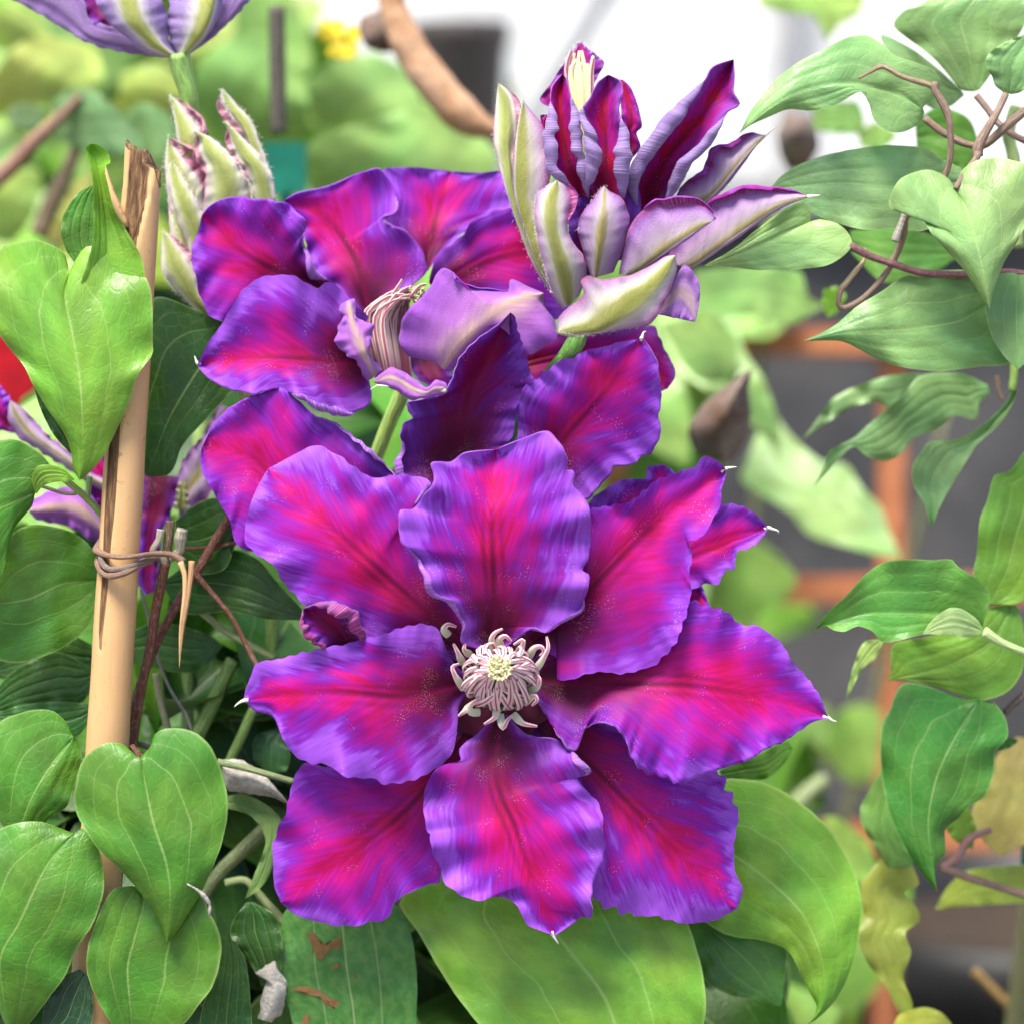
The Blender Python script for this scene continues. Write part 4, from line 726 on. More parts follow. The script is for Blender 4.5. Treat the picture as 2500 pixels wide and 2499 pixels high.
# ------------------------------------------------------------------ bamboo cane with a split top
def make_cane():
    n, m = 220, 48; y = np.linspace(0, 1, n); top, bot = np.array([268., 388.]), np.array([168., 2750.])
    q = np.stack([348 + (208 - 348) * y, 392 + (2720 - 392) * y], 1); V = []; ST = []
    Pc = W(q[:, 0], q[:, 1], np.full(n, 0.)); R = .0056 + .0010 * y
    a = np.linspace(0, 2 * math.pi, m, endpoint=False)
    for i in range(n):
        yy = q[i, 1]; g = math.radians(-121)        # split faces the camera, a little to the left (angle 0 = right, -90 = camera)
        hw = np.interp(yy, [392, 480, 600, 680, 1200, 1400, 1540, 1575, 1580], [1.3, 1.15, .62, .40, .38, .26, .17, .10, 0]); dp = np.interp(yy, [392, 540, 620, 680, 1300, 1580], [.95, .75, .4, .16, .12, .06])
        for j in range(m):
            d = abs((a[j] - (2 * math.pi + g) + math.pi) % (2 * math.pi) - math.pi); ins = np.clip((hw - d) / .10, 0, 1) if hw > 0 else 0
            rr_ = R[i] * (1 - dp * ins * (1 - .35 * (d / max(hw, .01))**2)) * (1 + .012 * math.sin(yy * .02 + 3) )
            jag = 0
            if i < 10: jag = (10 - i) / 10 * (.004 * wav(np.array(a[j] * 2.3), np.array(0.), 1.6, 5, 4) + .0035 * math.cos(a[j] - 2.6))
            V.append(Pc[i] + rr_ * (math.cos(a[j]) * RT + math.sin(a[j]) * np.array((0, 1., 0))) + UP * jag); ST.append((y[i], max(ins, 1.0 if i < 1 else 0)))
    F = []
    for i in range(n - 1):
        for j in range(m): k = (j + 1) % m; F.append([i*m+j, (i+1)*m+j, (i+1)*m+k, i*m+k])
    V.append(Pc[0] - UP * .004); ST.append((0, 1)); c = len(V) - 1
    for j in range(m): F.append([c, j, (j + 1) % m])
    V = np.array(V); base = W(208., 2720., 0.)
    e = empty('bamboo_cane', (base[0], base[1], base[2]), 'tan bamboo cane with a broken split top and a brown tendril tied round it', 'cane')
    mesh_obj('culm', V, F, MAT['cane'], e, None, np.array(ST), np.array(ST))
    dr = (Pc[-1] - Pc[-2]); dr /= np.linalg.norm(dr); V2, F2, uv2 = tube_geo(np.array([Pc[-1] - dr * .004, Pc[-1] + dr * .5 * (Pc[-1][2] - .1)/.25, Pc[-1] + dr * (Pc[-1][2] - .1)]), .0065, 24); mesh_obj('culm', V2, F2, MAT['cane'], e, None, uv2 * np.array([1, 0]), uv2)
    p = pts('A', '545,850 565,960 610,1080 665,1190'); q = smooth(p, 12); P = W(q[:, 0], q[:, 1], np.linspace(-1, 2, 12)); v, f, u = tube_geo(P, np.array([.2, .5, .8, 1., 1.1, 1.1, 1.2, 1.2, 1.2, 1.2, 1., .6]) * .001, 6)
    mesh_obj('splinter', v, f, MAT['cane'], e, None, u * np.array([1, 0]), u)
make_cane()
tag(bpy.data.objects['bamboo_cane'])
# ------------------------------------------------------------------ stems and tendril of the main plant
RED, BRN, GRN, GRY = (.115, .028, .014), (.16, .10, .07), (.17, .29, .06), (.17, .16, .14)
ST = MAT['stem']
def stem(fr, p, z, r, c, par=plant, name='stem', **kw):
    r = [q * .64 for q in r]; return tube(name, fr, p, z, r, ST, par, color=c, **kw)
stem('D', '868,1215 845,1330 815,1480 790,1650 740,1900 690,2230 640,2600 560,3600', [-6, -8, -8, -8, -10, -12], [2.6, 2.2, 2.1, 2.2, 2.4, 2.5], RED, n=60, wob=.06, seg=12)
stem('D', '1215,970 1130,1110 1030,1280 930,1440 820,1650 740,1850 650,2150 600,2400', [-18, -16, -14, -14, -14, -16], [2.1, 2.1, 2.2, 2.2], RED, n=50, wob=.06, seg=12)
stem('D', '1025,1290 1120,1400 1210,1510 1280,1640 1335,1745 1400,1850', [-14, -12, -12, -8], [1.6, 1.2, 1.2, 1.2], RED, wob=.06)
stem('D', '960,1155 1080,1152 1220,1128 1400,1100', [-18], [.9, 1., 1.], RED)
stem('D', '870,1245 850,1200 800,1170 830,1110 842,1055', [-6, -4, -3, -3], [1.9, 1.8, 1.6, 1.5, 1.9], (.46, .40, .30), wob=.02, seg=10)
stem('D', '872,1220 880,1130 893,1010', [-6, -5, -5], [2.3, 2.2, 2.1], (.13, .08, .04), wob=.02, seg=10)
stem('D', '890,1210 940,1170 945,1110 952,1065 955,1055', [-6, -4, -3], [1.8, 2.1, 2.3, 3.0, 2.6], (.30, .27, .20), wob=.02, seg=10)
td = plant
tube('tendril', 'D', '500,1165 560,1190 640,1200 730,1192 830,1182 910,1190 960,1225', [3, 8.5, 9.5, 7, 0, -3, -4], [1.1, .8, .75, .75, .85, 1.0, 1.2], ST, plant, color=(.25, .14, .09), wob=.08, n=36)
tube('tendril', 'D', '500,1165 530,1110 560,1090', [3, -2, -7], [1.1, .9, .8], ST, plant, color=(.2, .14, .11))
tube('tendril', 'D', '545,1120 525,1170 535,1230 575,1265 640,1262 720,1235 800,1205 860,1205', [-6, 3, 8, 9.5, 9.5, 6, -2, -6], [.85, .85, .9, .9, .85, .9, 1.0], ST, plant, color=(.17, .12, .10), wob=.08, n=36)
tube('tendril', 'D', '520,1190 508,1230 530,1280 580,1300 650,1285 730,1245 800,1220', [0, 5, 9, 10.5, 9.5, 5, -3], [.8, .85, .9, .85, .8], ST, plant, color=(.22, .12, .08), wob=.08, n=36)
for p, c in (('945,1225 968,1300 965,1420 945,1600 940,1780', (.58, .36, .17)), ('1005,1220 998,1310 980,1440 955,1600 941,1760', (.42, .23, .10))):
    tube('husk', 'D', p, [-3, -2, -2, -2], [.95, .75, .65, .4, .1], ST, plant, color=c, n=30)
stem('E', '400,310 370,390 330,480 290,580 250,690 200,850', [-30, -32, -34, -36], [4.0, 3.6, 3.5, 3.5], (.32, .50, .10), n=30)
stem('H', '1220,20 1160,150 1090,300 1030,430 960,640', [-40], [3.2, 3.6, 3.6, 3.4], GRN)
stem('H', '1330,270 1270,410 1210,540 1150,700', [-36], [2.4, 2.4, 2.4], GRN)
stem('H', '985,70 985,230 980,420', [-48], [3.0, 3.0, 3.], (.2, .32, .09))
stem('H', '815,90 840,230 875,370 900,500', [-30], [1.8, 1.8], (.19, .19, .1))
stem('H', '820,-20 850,80 900,190 970,300 1005,395', [-22], [.8, .8], GRY)
stem('H', '735,-350 770,-230 800,-80 830,20', [-26], [.8, .8], GRY)
stem('D', '1060,1490 1170,1580 1290,1650 1440,1730', [-30], [1.8, 1.8, 1.8], (.22, .28, .1))
stem('D', '1425,1480 1425,1600 1420,1720', [-50], [3.2, 3.2], GRN)
stem('H', '1140,555 1300,590 1420,625 1540,660', [-14, -14, -16], [1.7, 1.6, 1.6], (.22, .28, .12))
stem('H', '1420,880 1270,1020 1140,1150 1030,1330 900,1700', [-34], [3.6, 3.4, 3.4], (.14, .18, .07))
stem('H', '1480,440 1420,570 1360,700', [-46], [2.6, 2.6], (.14, .13, .06))
stem('H', '1490,1400 1400,1300 1290,1180 1180,1190', [-32], [2.4, 2.0, 2.0], (.26, .33, .13))
stem('H', '360,1660 420,1720 470,1770', [-6], [1.3, 1.2], (.1, .07, .04))
stem('D', '220,830 330,865 400,870', [-6], [.9, .9], (.14, .14, .06)); stem('D', '340,795 430,870 500,940 555,1010', [2, -6, -10], [1.7, 1.7, 1.8], (.24, .38, .09))
stem('D', '470,780 460,880', [-14], [1.4, 1.2], (.24, .38, .09))
stem('H', '690,470 740,530', [8, 10], [1.2, 1.2], RED); stem('H', '640,430 720,460 790,480', [-12], [1.4, 1.4], (.1, .08, .06))
for p, z, r in (('1160,560 1250,640 1380,700 1500,770', -16, [3., 5.5, 5., 1.]),):
    blade('dried_leaf', plant, 'H', '1150,545 1250,540 1330,580 1420,660 1510,770', '1170,600 1190,700 1300,720 1420,740 1510,775', [-18, -16, -18], [MAT['dry_grey'], MAT['dry_grey']], cup=-4, n=30, m=15, fine=.6)
blade('dried_leaf', plant, 'H', '1440,1550 1380,1600 1330,1660 1390,1690 1370,1800 1350,1900', '1450,1640 1500,1700 1495,1800 1470,1880 1420,1920', [-18, -14, -16], [MAT['dry_grey'], MAT['dry_dark']], cup=-4, n=30, m=15, fine=.6)
tube('petal_shred', 'H', '980,1195 1040,1230 1080,1270 1100,1310 1098,1360', [21], [.15, .4, .7, .6, .4], MAT['dry_grey'], plant, wob=.3)
# trunk down into the pot
pb = Vector((-.09, .02, .205)); 
for p0 in ((640, 2640, -60), (480, 2640, -60), (760, 2640, -60)):
    a = W(float(p0[0]), float(p0[1]), np.array(float(p0[2]))); P = smooth(np.array([a + UP * .01, a, (np.array(pb) + a) / 2 + np.array((.004, .006, 0)), np.array(pb)]), 16)
    V, F, uv = tube_geo(P, .0026, 10); mesh_obj('stem', V, F, ST, plant, None, uv, uv * .3, RED)

# ------------------------------------------------------------------ the vine on the right
vine = empty('clematis_vine', (.24, .10, .2), 'clematis vine with pale green heart shaped leaves on wiry purple brown stems', 'plant')
leaf(vine, 'J', '1680,230 1600,225 1430,160 1310,140 1260,190 1230,280 1190,350 1180,450 1190,650 1220,800 1280,940 1360,1090 1420,1170 1472,1230', '1700,225 1780,250 1840,340 1845,430 1782,500 1775,610 1730,730 1640,790 1590,850 1520,910 1520,1030 1470,1100 1460,1170 1478,1235',
     [-30, -26, -26, -28], (.075, .25, .035), M='1690,230 1560,450 1470,650 1430,900 1475,1232', cup=-3, ruf=1.4)
leaf(vine, 'G', '1840,1450 1740,1470 1600,1580 1400,1620 1245,1660 1235,1800 1218,1843', '1890,1450 1925,1550 1930,1700 1920,1800 1850,1900 1700,1950 1500,1890 1340,1850 1222,1845', [-36, -32, -34], (.17, .34, .035), M='1865,1450 1750,1650 1500,1780 1220,1844')
leaf(vine, 'G', '1990,560 1930,650 1850,755 1775,775 1740,900 1700,1000 1685,1180 1665,1290 1690,1400 1740,1450', '2060,600 2120,800 2100,1100 2000,1350 1900,1440 1745,1452', [-36, -34, -34], (.17, .35, .035), ruf=1.3)
leaf(vine, 'G', '1715,1560 1742,1470 1750,1380 1680,1310 1585,1250 1552,1212 1450,1215 1350,1210 1200,1225 1100,1290 1000,1400 900,1490 846,1572', '1710,1600 1640,1612 1560,1605 1400,1605 1250,1642 1180,1640 1140,1590 1060,1560 990,1590 930,1580 890,1555 848,1575',
     [-22, -17, -15, -16], (.13, .36, .06), M='1715,1580 1600,1490 1450,1500 1100,1500 847,1573', cup=2, ruf=1.2)
leaf(vine, 'G', '1722,1585 1680,1520 1600,1470 1530,1470 1450,1530 1400,1602', '1725,1605 1640,1618 1560,1610 1480,1606 1402,1605', [-14, -11, -12], (.33, .52, .14), back=True, ruf=.3, n=30, m=15)
leaf(vine, 'G', '1170,1630 1100,1640 1060,1700 1020,1830 1000,1938', '1195,1640 1160,1720 1080,1790 1040,1870 1003,1940', [-34, -34, -34], (.30, .46, .07), n=30, m=15)
leaf(vine, 'C', '1780,1500 1720,1440 1600,1415 1450,1420 1300,1450 1180,1530 1050,1610 960,1690 860,1750 777,1786', '1830,1600 1870,1750 1860,1900 1700,1921 1500,1946 1300,1926 1170,1886 1080,1836 980,1790 880,1785 778,1788', [-18, -14, -12, -14], (.13, .34, .07), M='1800,1550 1600,1680 1300,1730 1000,1740 778,1787', cup=-2, ruf=1.4)
leaf(vine, 'C', '1880,1430 1800,1440 1740,1530 1730,1650 1770,1780 1830,1870 1880,1920 1898,1930', '1930,1440 2050,1500 2080,1700 2000,1850 1905,1932', [-12, -9, -8], (.14, .36, .08), M='1900,1440 1890,1650 1900,1930')
leaf(vine, 'C', '1565,985 1530,930 1440,890 1350,905 1280,940 1240,1000 1220,1070 1250,1105 1330,1115 1400,1150 1450,1230 1530,1320 1620,1420 1680,1510 1720,1580 1750,1625', '1577,985 1600,900 1680,842 1780,827 1880,842 1960,880 1990,1000 1960,1130 1900,1260 1830,1370 1790,1470 1765,1560 1753,1625',
     [0, 5, 6, 3], PAL, M='1570,990 1640,1130 1700,1350 1740,1540 1752,1625', cup=-3, ruf=1.4)
leaf(vine, 'C', '1600,880 1500,830 1420,778 1340,766 1200,762 1050,780 900,810 760,860 660,920 604,986', '1590,1000 1500,1150 1400,1210 1250,1200 1100,1205 950,1170 820,1120 720,1050 606,991', [-22, -18, -18, -20], (.19, .39, .14), M='1595,950 1300,980 950,960 605,989', ruf=1.3)
leaf(vine, 'C', '815,1155 810,1100 780,1060 700,1080 560,1180 400,1310 260,1390', '820,1165 860,1150 950,1170 1010,1220 1030,1280 990,1340 900,1390 760,1412 560,1417 400,1402 260,1393', [-14, -10, -10, -12], PAL, M='815,1162 650,1230 450,1320 260,1391', puck=.6, ruf=.8)
leaf(vine, 'C', '1400,560 1480,500 1496,430 1460,370 1370,330 1250,290 1200,240 1110,186 1000,200 880,260 760,320 650,400 560,500 500,580 465,650 438,700', '1410,590 1380,650 1290,695 1200,680 1140,620 1130,540 1110,490 1060,485 980,530 900,570 800,580 690,575 580,620 490,660 440,702',
     [-14, -9, -8, -10], (.19, .42, .12), M='1405,575 1250,480 1000,440 750,480 580,580 439,701', cup=-2, ruf=1.4, zr=[0, 4, 0, 0])
leaf(vine, 'C', '1670,480 1600,470 1480,330 1400,260 1250,140 1300,60 1400,20 1500,-60 1700,-200', '1700,470 1800,330 1900,190 1935,130 1980,0 1900,-100 1710,-200', [-34, -32, -34], (.15, .34, .07))
leaf(vine, 'C', '1600,470 1480,360 1350,260 1180,180 1230,300 1280,420', '1620,500 1540,560 1430,560 1300,440', [-44, -44, -44], (.22, .40, .17), n=30, m=15)
leaf(vine, 'C', '1830,490 1780,450 1762,400 1730,340 1742,290 1800,240 1935,178', '1870,495 1920,480 2000,400 2040,250 1945,175', [-14, -11, -11], (.19, .42, .12))
leaf(vine, 'G', '1740,300 1600,240 1390,250 1300,350 1150,480 1050,570 960,620 910,650 880,730 830,830', '1750,350 1700,400 1680,480 1560,460 1480,530 1350,580 1290,660 1200,700 1100,670 1040,620 960,690 833,832', [-66, -60, -60], (.16, .36, .09), ruf=2.2)
leaf(vine, 'G', '1390,240 1230,250 1050,310 930,370 870,450 775,580', '1330,330 1230,430 1170,390 1050,410 940,470 778,582', [-84, -80, -80], (.2, .38, .13), ruf=1.8, n=30, m=17)
leaf(vine, 'G', '1880,250 1850,370 1760,470 1640,560 1560,590 1430,600 1400,640 1347,720 1352,830 1410,920 1430,1000 1450,1040', '1895,300 1880,380 1800,510 1690,610 1630,700 1580,780 1520,880 1480,960 1453,1041', [-44, -40, -40, -40], (.20, .42, .13), cup=2, ruf=1.2)
WS = dict(par=vine, wob=.06, n=36)
BW, PW = (.22, .14, .10), (.17, .065, .075)
stem('C', '1062,412 1130,375 1195,350 1300,405 1445,450 1465,475', [-4, -2, -2], [.5, 1.2, 1.2, 1.5], (.3, .21, .13), **WS)
stem('C', '1465,430 1465,475 1510,550 1540,640 1548,760 1540,850 1515,925 1440,1050 1320,1130 1300,1240 1250,1360 1180,1470 1080,1570 990,1615 960,1600 965,1540 985,1495', [0, 0, -2, -6, -12, -16, -16, -14], [1.5, 2.0, 1.5, 1.5, 1.5, 1.5, 1.6, 1.7, 1.5, 1.4, 1.3], BW, par=vine, wob=.06, n=90)
stem('C', '985,1500 1050,1420 1090,1370 1095,1330 1100,1300', [-16], [1.5, 1.3, 1.2, .8, .5], (.42, .30, .17), **WS)
stem('C', '1310,1110 1290,1170 1255,1265', [-10], [1.5, 1.7, 2.0], (.3, .27, .24), **WS)
stem('C', '1410,620 1500,690 1600,745 1680,765 1740,750 1830,670 1940,580 2050,520', [-14, -12, -10, -8], [1.8, 1.7, 2.2, 2.0], BW, **WS)
stem('C', '1690,820 1690,780 1720,710 1790,590 1835,495', [-6, -6, -10], [2.4, 2.3, 1.8, 1.6], BW, **WS)
stem('C', '1680,500 1730,560 1800,650 1880,710 1960,750', [-28, -26, -24], [1.6, 1.6], (.25, .16, .13), **WS)
stem('C', '1690,800 1675,840 1600,940 1572,990', [-4, -2, 1], [1.8, 1.5, 1.2], BW, **WS)
stem('C', '1015,1285 1120,1340 1250,1385 1400,1430 1640,1440 1850,1430 2000,1450', [-12, -14, -16, -16], [1.9, 1.7, 1.9, 2.2], PW, **WS)
stem('C', '1890,560 1850,700 1880,850 1900,1300', [-50], [3., 3.], (.33, .45, .15), **WS)
stem('G', '1720,1590 1800,1640 1880,1675 1960,1705 2060,1720', [-13, -14, -18], [2.8, 1.9, 1.9, 2.0], (.42, .58, .22), par=vine, n=30)
stem('G', '1860,0 1880,200 1870,330', [-40], [2.2, 2.], (.26, .42, .08), **WS); stem('G', '1790,250 1800,330 1820,380', [-46], [1.2, 1.2], BW, **WS)
stem('J', '1830,300 1880,250 1960,180', [-38], [1.8, 1.8], (.1, .06, .05), **WS)
stem('J', '1500,1110 1580,1060 1640,960 1760,910', [-60], [1.8, 2.2, 1.6], (.30, .15, .14), **WS); stem('J', '1500,1110 1640,1160 1800,1210 1990,1270', [-60], [2.2, 2., 2.], (.26, .15, .12), **WS)
for x in (2560, 2590):
    a = W(float(x), 900., np.array(-40.)); b = W(float(x) - 10, 2300., np.array(-40.)); P = smooth(np.array([W(x - 40., 300., np.array(-20.)), a, b, (.24, .10, .2)]), 30)
    V, F, uv = tube_geo(P, .002, 8); mesh_obj('stem', V, F, ST, vine, None, uv, uv * .4, BW)

# ------------------------------------------------------------------ blurred plants behind
bgp = empty('shrub', (.1, .45, 0), 'blurred green leafy shrub growing behind the opening bud and flowers', 'shrub')
yel = empty('shrub', (.17, .22, 0), 'blurred shrub with yellowing ruffled leaves low before the grey wall', 'shrub')
lf = plant5
BLK = dict(n=30, m=19)
leaf(bgp, 'G', '560,500 480,700 450,800 560,880 700,960 800,1080 950,1130 1100,1170 1280,1215', '620,450 700,560 860,700 1000,720 1080,840 1180,940 1230,1080 1290,1210', [-170, -160, -150], (.22, .42, .13), **BLK)
leaf(bgp, 'G', '0,-60 100,200 300,350 600,600 650,712', '400,-60 480,150 560,260 640,480 655,712', [-150, -140, -140], (.26, .46, .15), **BLK)
leaf(bgp, 'G', '-200,-60 -150,300 -50,600 150,730', '60,0 130,250 190,450 180,720', [-190, -180, -180], (.22, .42, .1), **BLK)
leaf(bgp, 'C', '200,1420 500,1395 750,1420 800,1550 885,1600', '210,1660 500,1650 700,1700 790,1660 885,1606', [-130, -120, -120], (.17, .38, .10), **BLK)
leaf(bgp, 'C', '0,1700 200,1650 330,1660 420,1760', '20,1900 200,1990 400,1960 430,1800', [-150, -140, -140], (.24, .44, .13), **BLK)
leaf(bgp, 'G', '240,1500 330,1200 500,1130 650,1200 730,1290', '280,1520 450,1540 600,1460 720,1380 735,1300', [-210, -200, -200], (.15, .32, .03), **BLK)
leaf(bgp, 'C', '820,560 900,540 1050,530 1090,600', '830,680 950,700 1080,700 1095,620', [-110, -110, -110], (.12, .30, .05), **BLK)
leaf(bgp, 'C', '1060,700 1150,640 1270,700', '1070,770 1180,790 1275,710', [-110, -110, -110], (.16, .36, .04), **BLK)
leaf(bgp, 'C', '1360,640 1480,560 1640,620 1700,760', '1370,800 1500,900 1650,880 1705,780', [-70, -66, -66], (.09, .25, .035), **BLK)
leaf(bgp, 'C', '560,-60 540,20 680,70 800,60 870,150 900,220', '1100,-80 1080,60 960,140 905,222', [-150, -150, -150], (.30, .48, .09), **BLK)
leaf(bgp, 'C', '1020,1210 1300,1200 1500,1250 1600,1330', '1030,1330 1200,1480 1450,1430 1600,1340', [-70, -66, -66], (.16, .37, .08), **BLK)
leaf(bgp, 'C', '880,1520 960,1500 1000,1560 950,1640', '870,1600 900,1660 945,1650', [-90, -90, -90], (.18, .36, .03), n=20, m=11)
leaf(bgp, 'F', '600,390 575,330 585,270 650,240 740,215 820,188', '700,410 900,390 935,320 930,280 880,230 826,190', [-150, -140, -140], (.24, .46, .13), **BLK)
leaf(bgp, 'F', '600,240 570,170 620,120 700,100 770,130', '680,260 780,260 800,200 775,140', [-200, -190, -190], (.26, .48, .15), **BLK)
leaf(bgp, 'F', '430,300 370,200 380,110 480,60 560,100', '520,270 580,220 575,150 562,104', [-180, -170, -170], (.22, .46, .11), **BLK)
leaf(bgp, 'F', '440,60 450,-30 520,-40 570,30', '450,140 520,170 590,120 572,40', [-220, -210, -210], (.2, .42, .09), **BLK)
leaf(bgp, 'F', '470,250 500,170 580,170', '560,300 620,240 590,175', [-240, -230, -230], (.17, .38, .05), **BLK)
leaf(bgp, 'J', '880,420 950,300 1080,250 1190,300', '900,560 1020,660 1150,640 1195,320', [-260, -250, -250], (.20, .40, .05), **BLK)
leaf(bgp, 'J', '600,640 620,420 740,300 900,260', '740,640 860,560 900,440 905,270', [-270, -250, -250], (.24, .42, .09), **BLK)
leaf(bgp, 'J', '880,840 960,850 1100,960 1160,1100', '960,1160 1060,1190 1150,1180 1165,1110', [-120, -120, -120], (.24, .46, .06), **BLK)
leaf(bgp, 'J', '560,1640 640,1680 800,1760 980,1860', '500,2000 700,2050 900,2000 985,1870', [-140, -130, -130], (.22, .44, .08), **BLK)
leaf(bgp, 'I', '1930,1700 1960,1640 2100,1800 2400,1900', '1900,1960 2100,2050 2300,2050 2405,1905', [-130, -130, -130], (.17, .38, .07), **BLK)
bb = blade('dried_bud', bgp, 'G', '330,705 210,650 170,540 230,430 350,320 500,212', '400,700 470,600 500,480 490,350 505,216', [-136, -122, -128], [MAT['dry_dark'], MAT['dry_dark']], cup=-14, ruf=.6, n=30, m=17)
blade('dried_bud', bgp, 'C', '700,900 650,800 640,680 690,580', '800,880 860,760 820,620 700,578', [-240, -220, -225], [MAT['dry_dark'], MAT['dry_dark']], cup=-14, ruf=.6, n=30, m=17)
tube('dried_leaf', 'B', '330,-80 340,40 400,190 470,320 560,440 660,560 760,640 880,690', [-180], [5, 5.5, 6, 6.5, 6.5, 7, 6, 3], MAT['dry_leaf'], bgp, wob=.05, n=60, seg=12)
blade('dried_leaf', bgp, 'B', '360,40 260,60 180,90 165,160 200,250', '380,270 320,275 260,270 205,252', [-190, -180, -182], [MAT['dry_dark'], MAT['dry_leaf']], cup=-6, n=24, m=13)
tube('stick', 'A', '1450,40 1452,250 1455,420 1460,700', [-170], [3., 3.], ST, bgp, color=(.05, .04, .03))
tube('stick', 'A', '-60,980 60,870 180,740 330,600 420,500', [-210], [3.4, 3.2, 2.4, 1.4], ST, bgp, color=(.25, .12, .08)); tube('stick', 'A', '200,1240 270,1060 360,880 430,700 470,560', [-220], [3.6, 3.4, 2.4, 1.2], ST, bgp, color=(.2, .14, .07))
leaf(lf, 'A', '-60,620 -40,420 60,260 200,190 380,210', '60,590 250,520 420,480 540,400 500,260 385,212', [-170, -160, -160], (.50, .56, .12), **BLK)
leaf(lf, 'A', '500,560 620,500 640,380 800,330', '860,680 950,560 960,420 810,332', [-165, -160, -160], (.52, .60, .13), **BLK)
leaf(lf, 'A', '-40,250 -60,120 40,0 180,60', '60,280 180,260 260,180 190,70', [-190, -180, -180], (.36, .52, .10), **BLK)
leaf(lf, 'A', '260,640 290,520 400,460 520,490 640,600', '300,720 460,800 640,800 760,760 650,610', [-125, -120, -120], (.04, .20, .10), **BLK)
leaf(lf, 'A', '620,620 740,540 880,600 930,720', '640,760 800,820 920,800 932,730', [-130, -125, -125], (.04, .19, .08), **BLK)
leaf(lf, 'A', '20,600 120,540 240,580', '60,660 180,680 245,590', [-130, -130, -130], (.03, .16, .08), n=20, m=11)
leaf(lf, 'A', '-60,1250 -40,1000 60,900 200,880', '60,1280 160,1160 220,1000 205,885', [-175, -170, -170], (.30, .46, .07), **BLK)
leaf(lf, 'A', '240,1250 330,1080 400,960 470,900', '330,1300 440,1180 490,1040 475,905', [-150, -146, -146], (.60, .52, .14), **BLK)
leaf(yel, 'J', '1180,1060 1080,1200 1090,1350 1065,1500 1120,1620 1200,1720 1260,1840 1310,1930', '1350,1100 1380,1200 1302,1240 1370,1320 1385,1390 1310,1450 1340,1550 1310,1650 1300,1700 1350,1830 1320,1932', [-66, -60, -58, -60], (.38, .44, .07), ruf=1.6, n=40, m=21)
leaf(yel, 'J', '1240,1960 1280,1880 1400,1840 1500,1870 1570,1950', '1260,2040 1400,2080 1572,1960', [-60, -58, -60], (.44, .48, .07), **BLK)
leaf(yel, 'J', '1190,590 1080,780 1080,880 1150,1000 1220,1110', '1300,700 1300,900 1350,1090 1225,1115', [-56, -52, -54], (.19, .40, .09), **BLK)
leaf(yel, 'J', '1900,420 1790,520 1770,620 1660,800 1680,920 1800,1050', '2010,450 2030,700 1980,950 1806,1053', [-80, -76, -78], (.62, .52, .17), **BLK)
leaf(yel, 'J', '1990,1090 1650,1120 1540,1200 1465,1325', '2000,1290 1700,1305 1600,1312 1467,1328', [-90, -86, -86], (.42, .52, .08), **BLK)
leaf(yel, 'J', '1500,860 1560,960 1660,1010', '1640,790 1680,900 1664,1008', [-60, -60, -60], (.2, .38, .03), n=20, m=11)
leaf(yel, 'J', '1780,490 1840,430 1900,440', '1800,500 1860,480 1902,446', [-44, -44, -44], (.07, .24, .03), n=20, m=11)
tube('stem', 'J', '1670,1650 1780,1760 1880,1860 1960,1960', [-200], [1.8, 2.], ST, yel, color=(.3, .18, .05))
tube('stem', 'J', '720,800 820,700 900,640', [-260], [4, 3], ST, bgp, color=(.22, .28, .12))
# heart-shaped leaf meshes shared by the filler foliage
def proto(seed, n=16, m=11):
    r = np.random.default_rng(seed); s = np.linspace(0, 1, n); t = np.linspace(-1, 1, m)
    wdt = .62 * np.sin(np.pi * s**.62)**.85 * (1 - .25 * s); X = wdt[:, None] * t[None, :] ; Yv = (s[:, None] - .16 * np.abs(t)[None, :]**1.5 * np.exp(-s * 6)[:, None] * 2)
    Zv = -.28 * (s[:, None]**2) + r.uniform(-.1, .25) * np.abs(t)[None, :]**1.5 + .05 * np.sin(s * 9 + r.uniform(0, 6))[:, None] * np.abs(t)[None, :]**2
    P = np.stack([X, Yv, Zv], -1).reshape(-1, 3); B = P - np.array((0, 0, .006)); F = np.vstack([grid_faces(n, m, 0, True), grid_faces(n, m, n * m)])
    me = bpy.data.meshes.new('leaf'); me.from_pydata(np.vstack([P, B]).tolist(), [], F.tolist()); me.materials.append(MAT['leaf_top']); me.materials.append(MAT['leaf_under'])
    k = (n - 1) * (m - 1); me.polygons.foreach_set('material_index', np.array([0] * k + [1] * k, np.int32)); me.polygons.foreach_set('use_smooth', np.ones(2 * k, bool))
    li = np.empty(len(me.loops), np.int32); me.loops.foreach_get('vertex_index', li); uv = np.stack([np.repeat(s, m), np.tile(t, n)], 1); uv = np.vstack([uv, uv])
    for nm, q in (('st', uv), ('mm', uv * np.array((.5, .25)))): me.uv_layers.new(name=nm).data.foreach_set('uv', q[li].astype(np.float32).ravel())
    return me
PRO = [proto(i) for i in range(7)]
fr_ = random.Random(11)
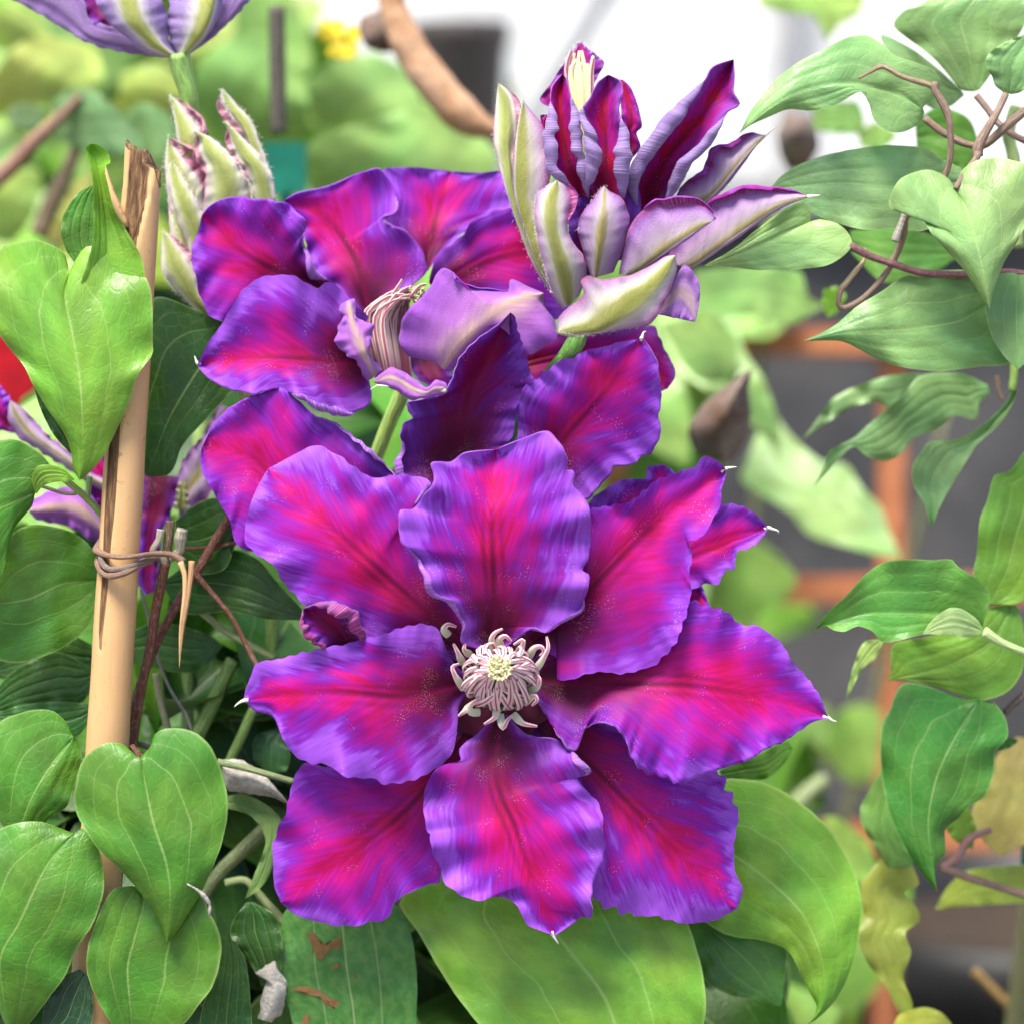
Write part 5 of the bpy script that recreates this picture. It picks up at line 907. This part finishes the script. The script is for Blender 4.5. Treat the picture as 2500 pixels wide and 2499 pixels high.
def fill(par, x0, x1, y0, y1, z0, z1, cnt, cols, size=(.045, .075)):
    for i in range(cnt):
        x, y, z = fr_.uniform(x0, x1), fr_.uniform(y0, y1), fr_.uniform(z0, z1); p = W(x, y, np.array(z))
        o = bpy.data.objects.new('leaf', fr_.choice(PRO)); COL.objects.link(o); o.parent = par; o.location = Vector(p) - wloc(par)
        o.rotation_euler = (rad(fr_.uniform(35, 90)), 0, 0); zr = fr_.uniform(-1.2, 1.2)
        from mathutils import Euler
        m3 = Euler((rad(fr_.uniform(20, 75)), rad(fr_.uniform(-30, 30)), 0)).to_matrix() @ Euler((0, 0, rad(fr_.choice([180, 180, 150, 210, 90, 270]) + fr_.uniform(-50, 50)))).to_matrix()
        o.rotation_euler = m3.to_euler(); s = fr_.uniform(*size); o.scale = (s, s, s)
        c = fr_.choice(cols); k = fr_.uniform(.8, 1.2); o.color = (c[0] * k, c[1] * k, c[2] * k, 1)
low = empty('shrub', (-.16, .1, 0), 'dense green foliage filling the space behind the cane', 'shrub')
fill(low, -100, 900, 1350, 2600, -130, -55, 70, [DRK, DRK, MID, (.08, .24, .04)], (.035, .06))
fill(low, 60, 1000, 1020, 1900, -260, -110, 60, [MID, BRI, DRK, (.2, .4, .1)])
fill(low, 700, 1700, 1900, 2600, -200, -60, 40, [DRK, MID, (.08, .24, .04)])
fill(bgp, 600, 1700, 480, 1500, -800, -430, 60, [BRI, BRI, (.28, .48, .12)])
fill(bgp, -100, 700, -100, 700, -900, -520, 60, [BRI, YEL, (.32, .5, .10), (.26, .46, .12), (.42, .54, .14)])
fill(bgp, -100, 800, 500, 1400, -700, -400, 50, [MID, DRK, BRI, YEL])
fill(bgp, 1500, 1900, 1600, 2500, -420, -260, 14, [BRI, MID, YEL])
# small coloured things behind
pot('planter', (-.222, .185, .001), .066, ZAT(.935, 822), MAT['pot_red'], 'tall bright red planter partly hidden behind the large leaf by the cane')
def stake_label(px, py, z, w, h, mat, label):
    p = W(float(px), float(py), np.array(float(z))); e = empty('plant_label', (p[0], p[1], 0), label, 'plant label')
    box('tag', tuple(p), (w, .0012, h), mat, e, .0004); box('stake', (p[0], p[1] + .0015, (p[2] - h / 2) / 2 + .002), (.006, .0012, p[2] - h / 2 + .004), mat, e, .0003)
stake_label(697, 412, -235, .0165, .020, MAT['pot_teal'], 'teal plastic plant label among blurred leaves beside the woolly bud')
stake_label(2568, 2020, -95, .02, .045, MAT['pot_teal'], 'teal plastic plant label beside the yellowing leaves')
for q_ in (('1660,180 1700,110 1800,110', '1700,230 1790,220 1810,120'), ('1700,280 1760,230 1880,240', '1720,300 1840,310 1885,250'), ('1780,200 1840,130 1890,160', '1800,240 1870,230 1895,170')):
    blade('yellow_petal', bgp, 'A', q_[0], q_[1], [-200, -196, -198], [MAT['yellow_petal']] * 2, n=16, m=9)

def trunk(par, x, y, tops):
    for (tx, ty, tz) in tops:
        P = smooth(np.array([(x, y, 0.), (x * .7 + tx * .3, y * .7 + ty * .3, tz * .45), (tx, ty, tz)]), 14); V, F, uv = tube_geo(P, np.linspace(.004, .0015, 14), 8)
        mesh_obj('stem', V, F, ST, par, None, uv, uv * .4, (.16, .17, .07))
trunk(bgp, .1, .45, [(.0, .5, .75), (.12, .45, .7), (-.2, .6, .75), (.2, .42, .6)]); trunk(low, -.16, .1, [(-.14, .11, .6), (-.1, .15, .65), (.0, .14, .5)]); trunk(yel, .17, .22, [(.19, .12, .52), (.2, .14, .6)])
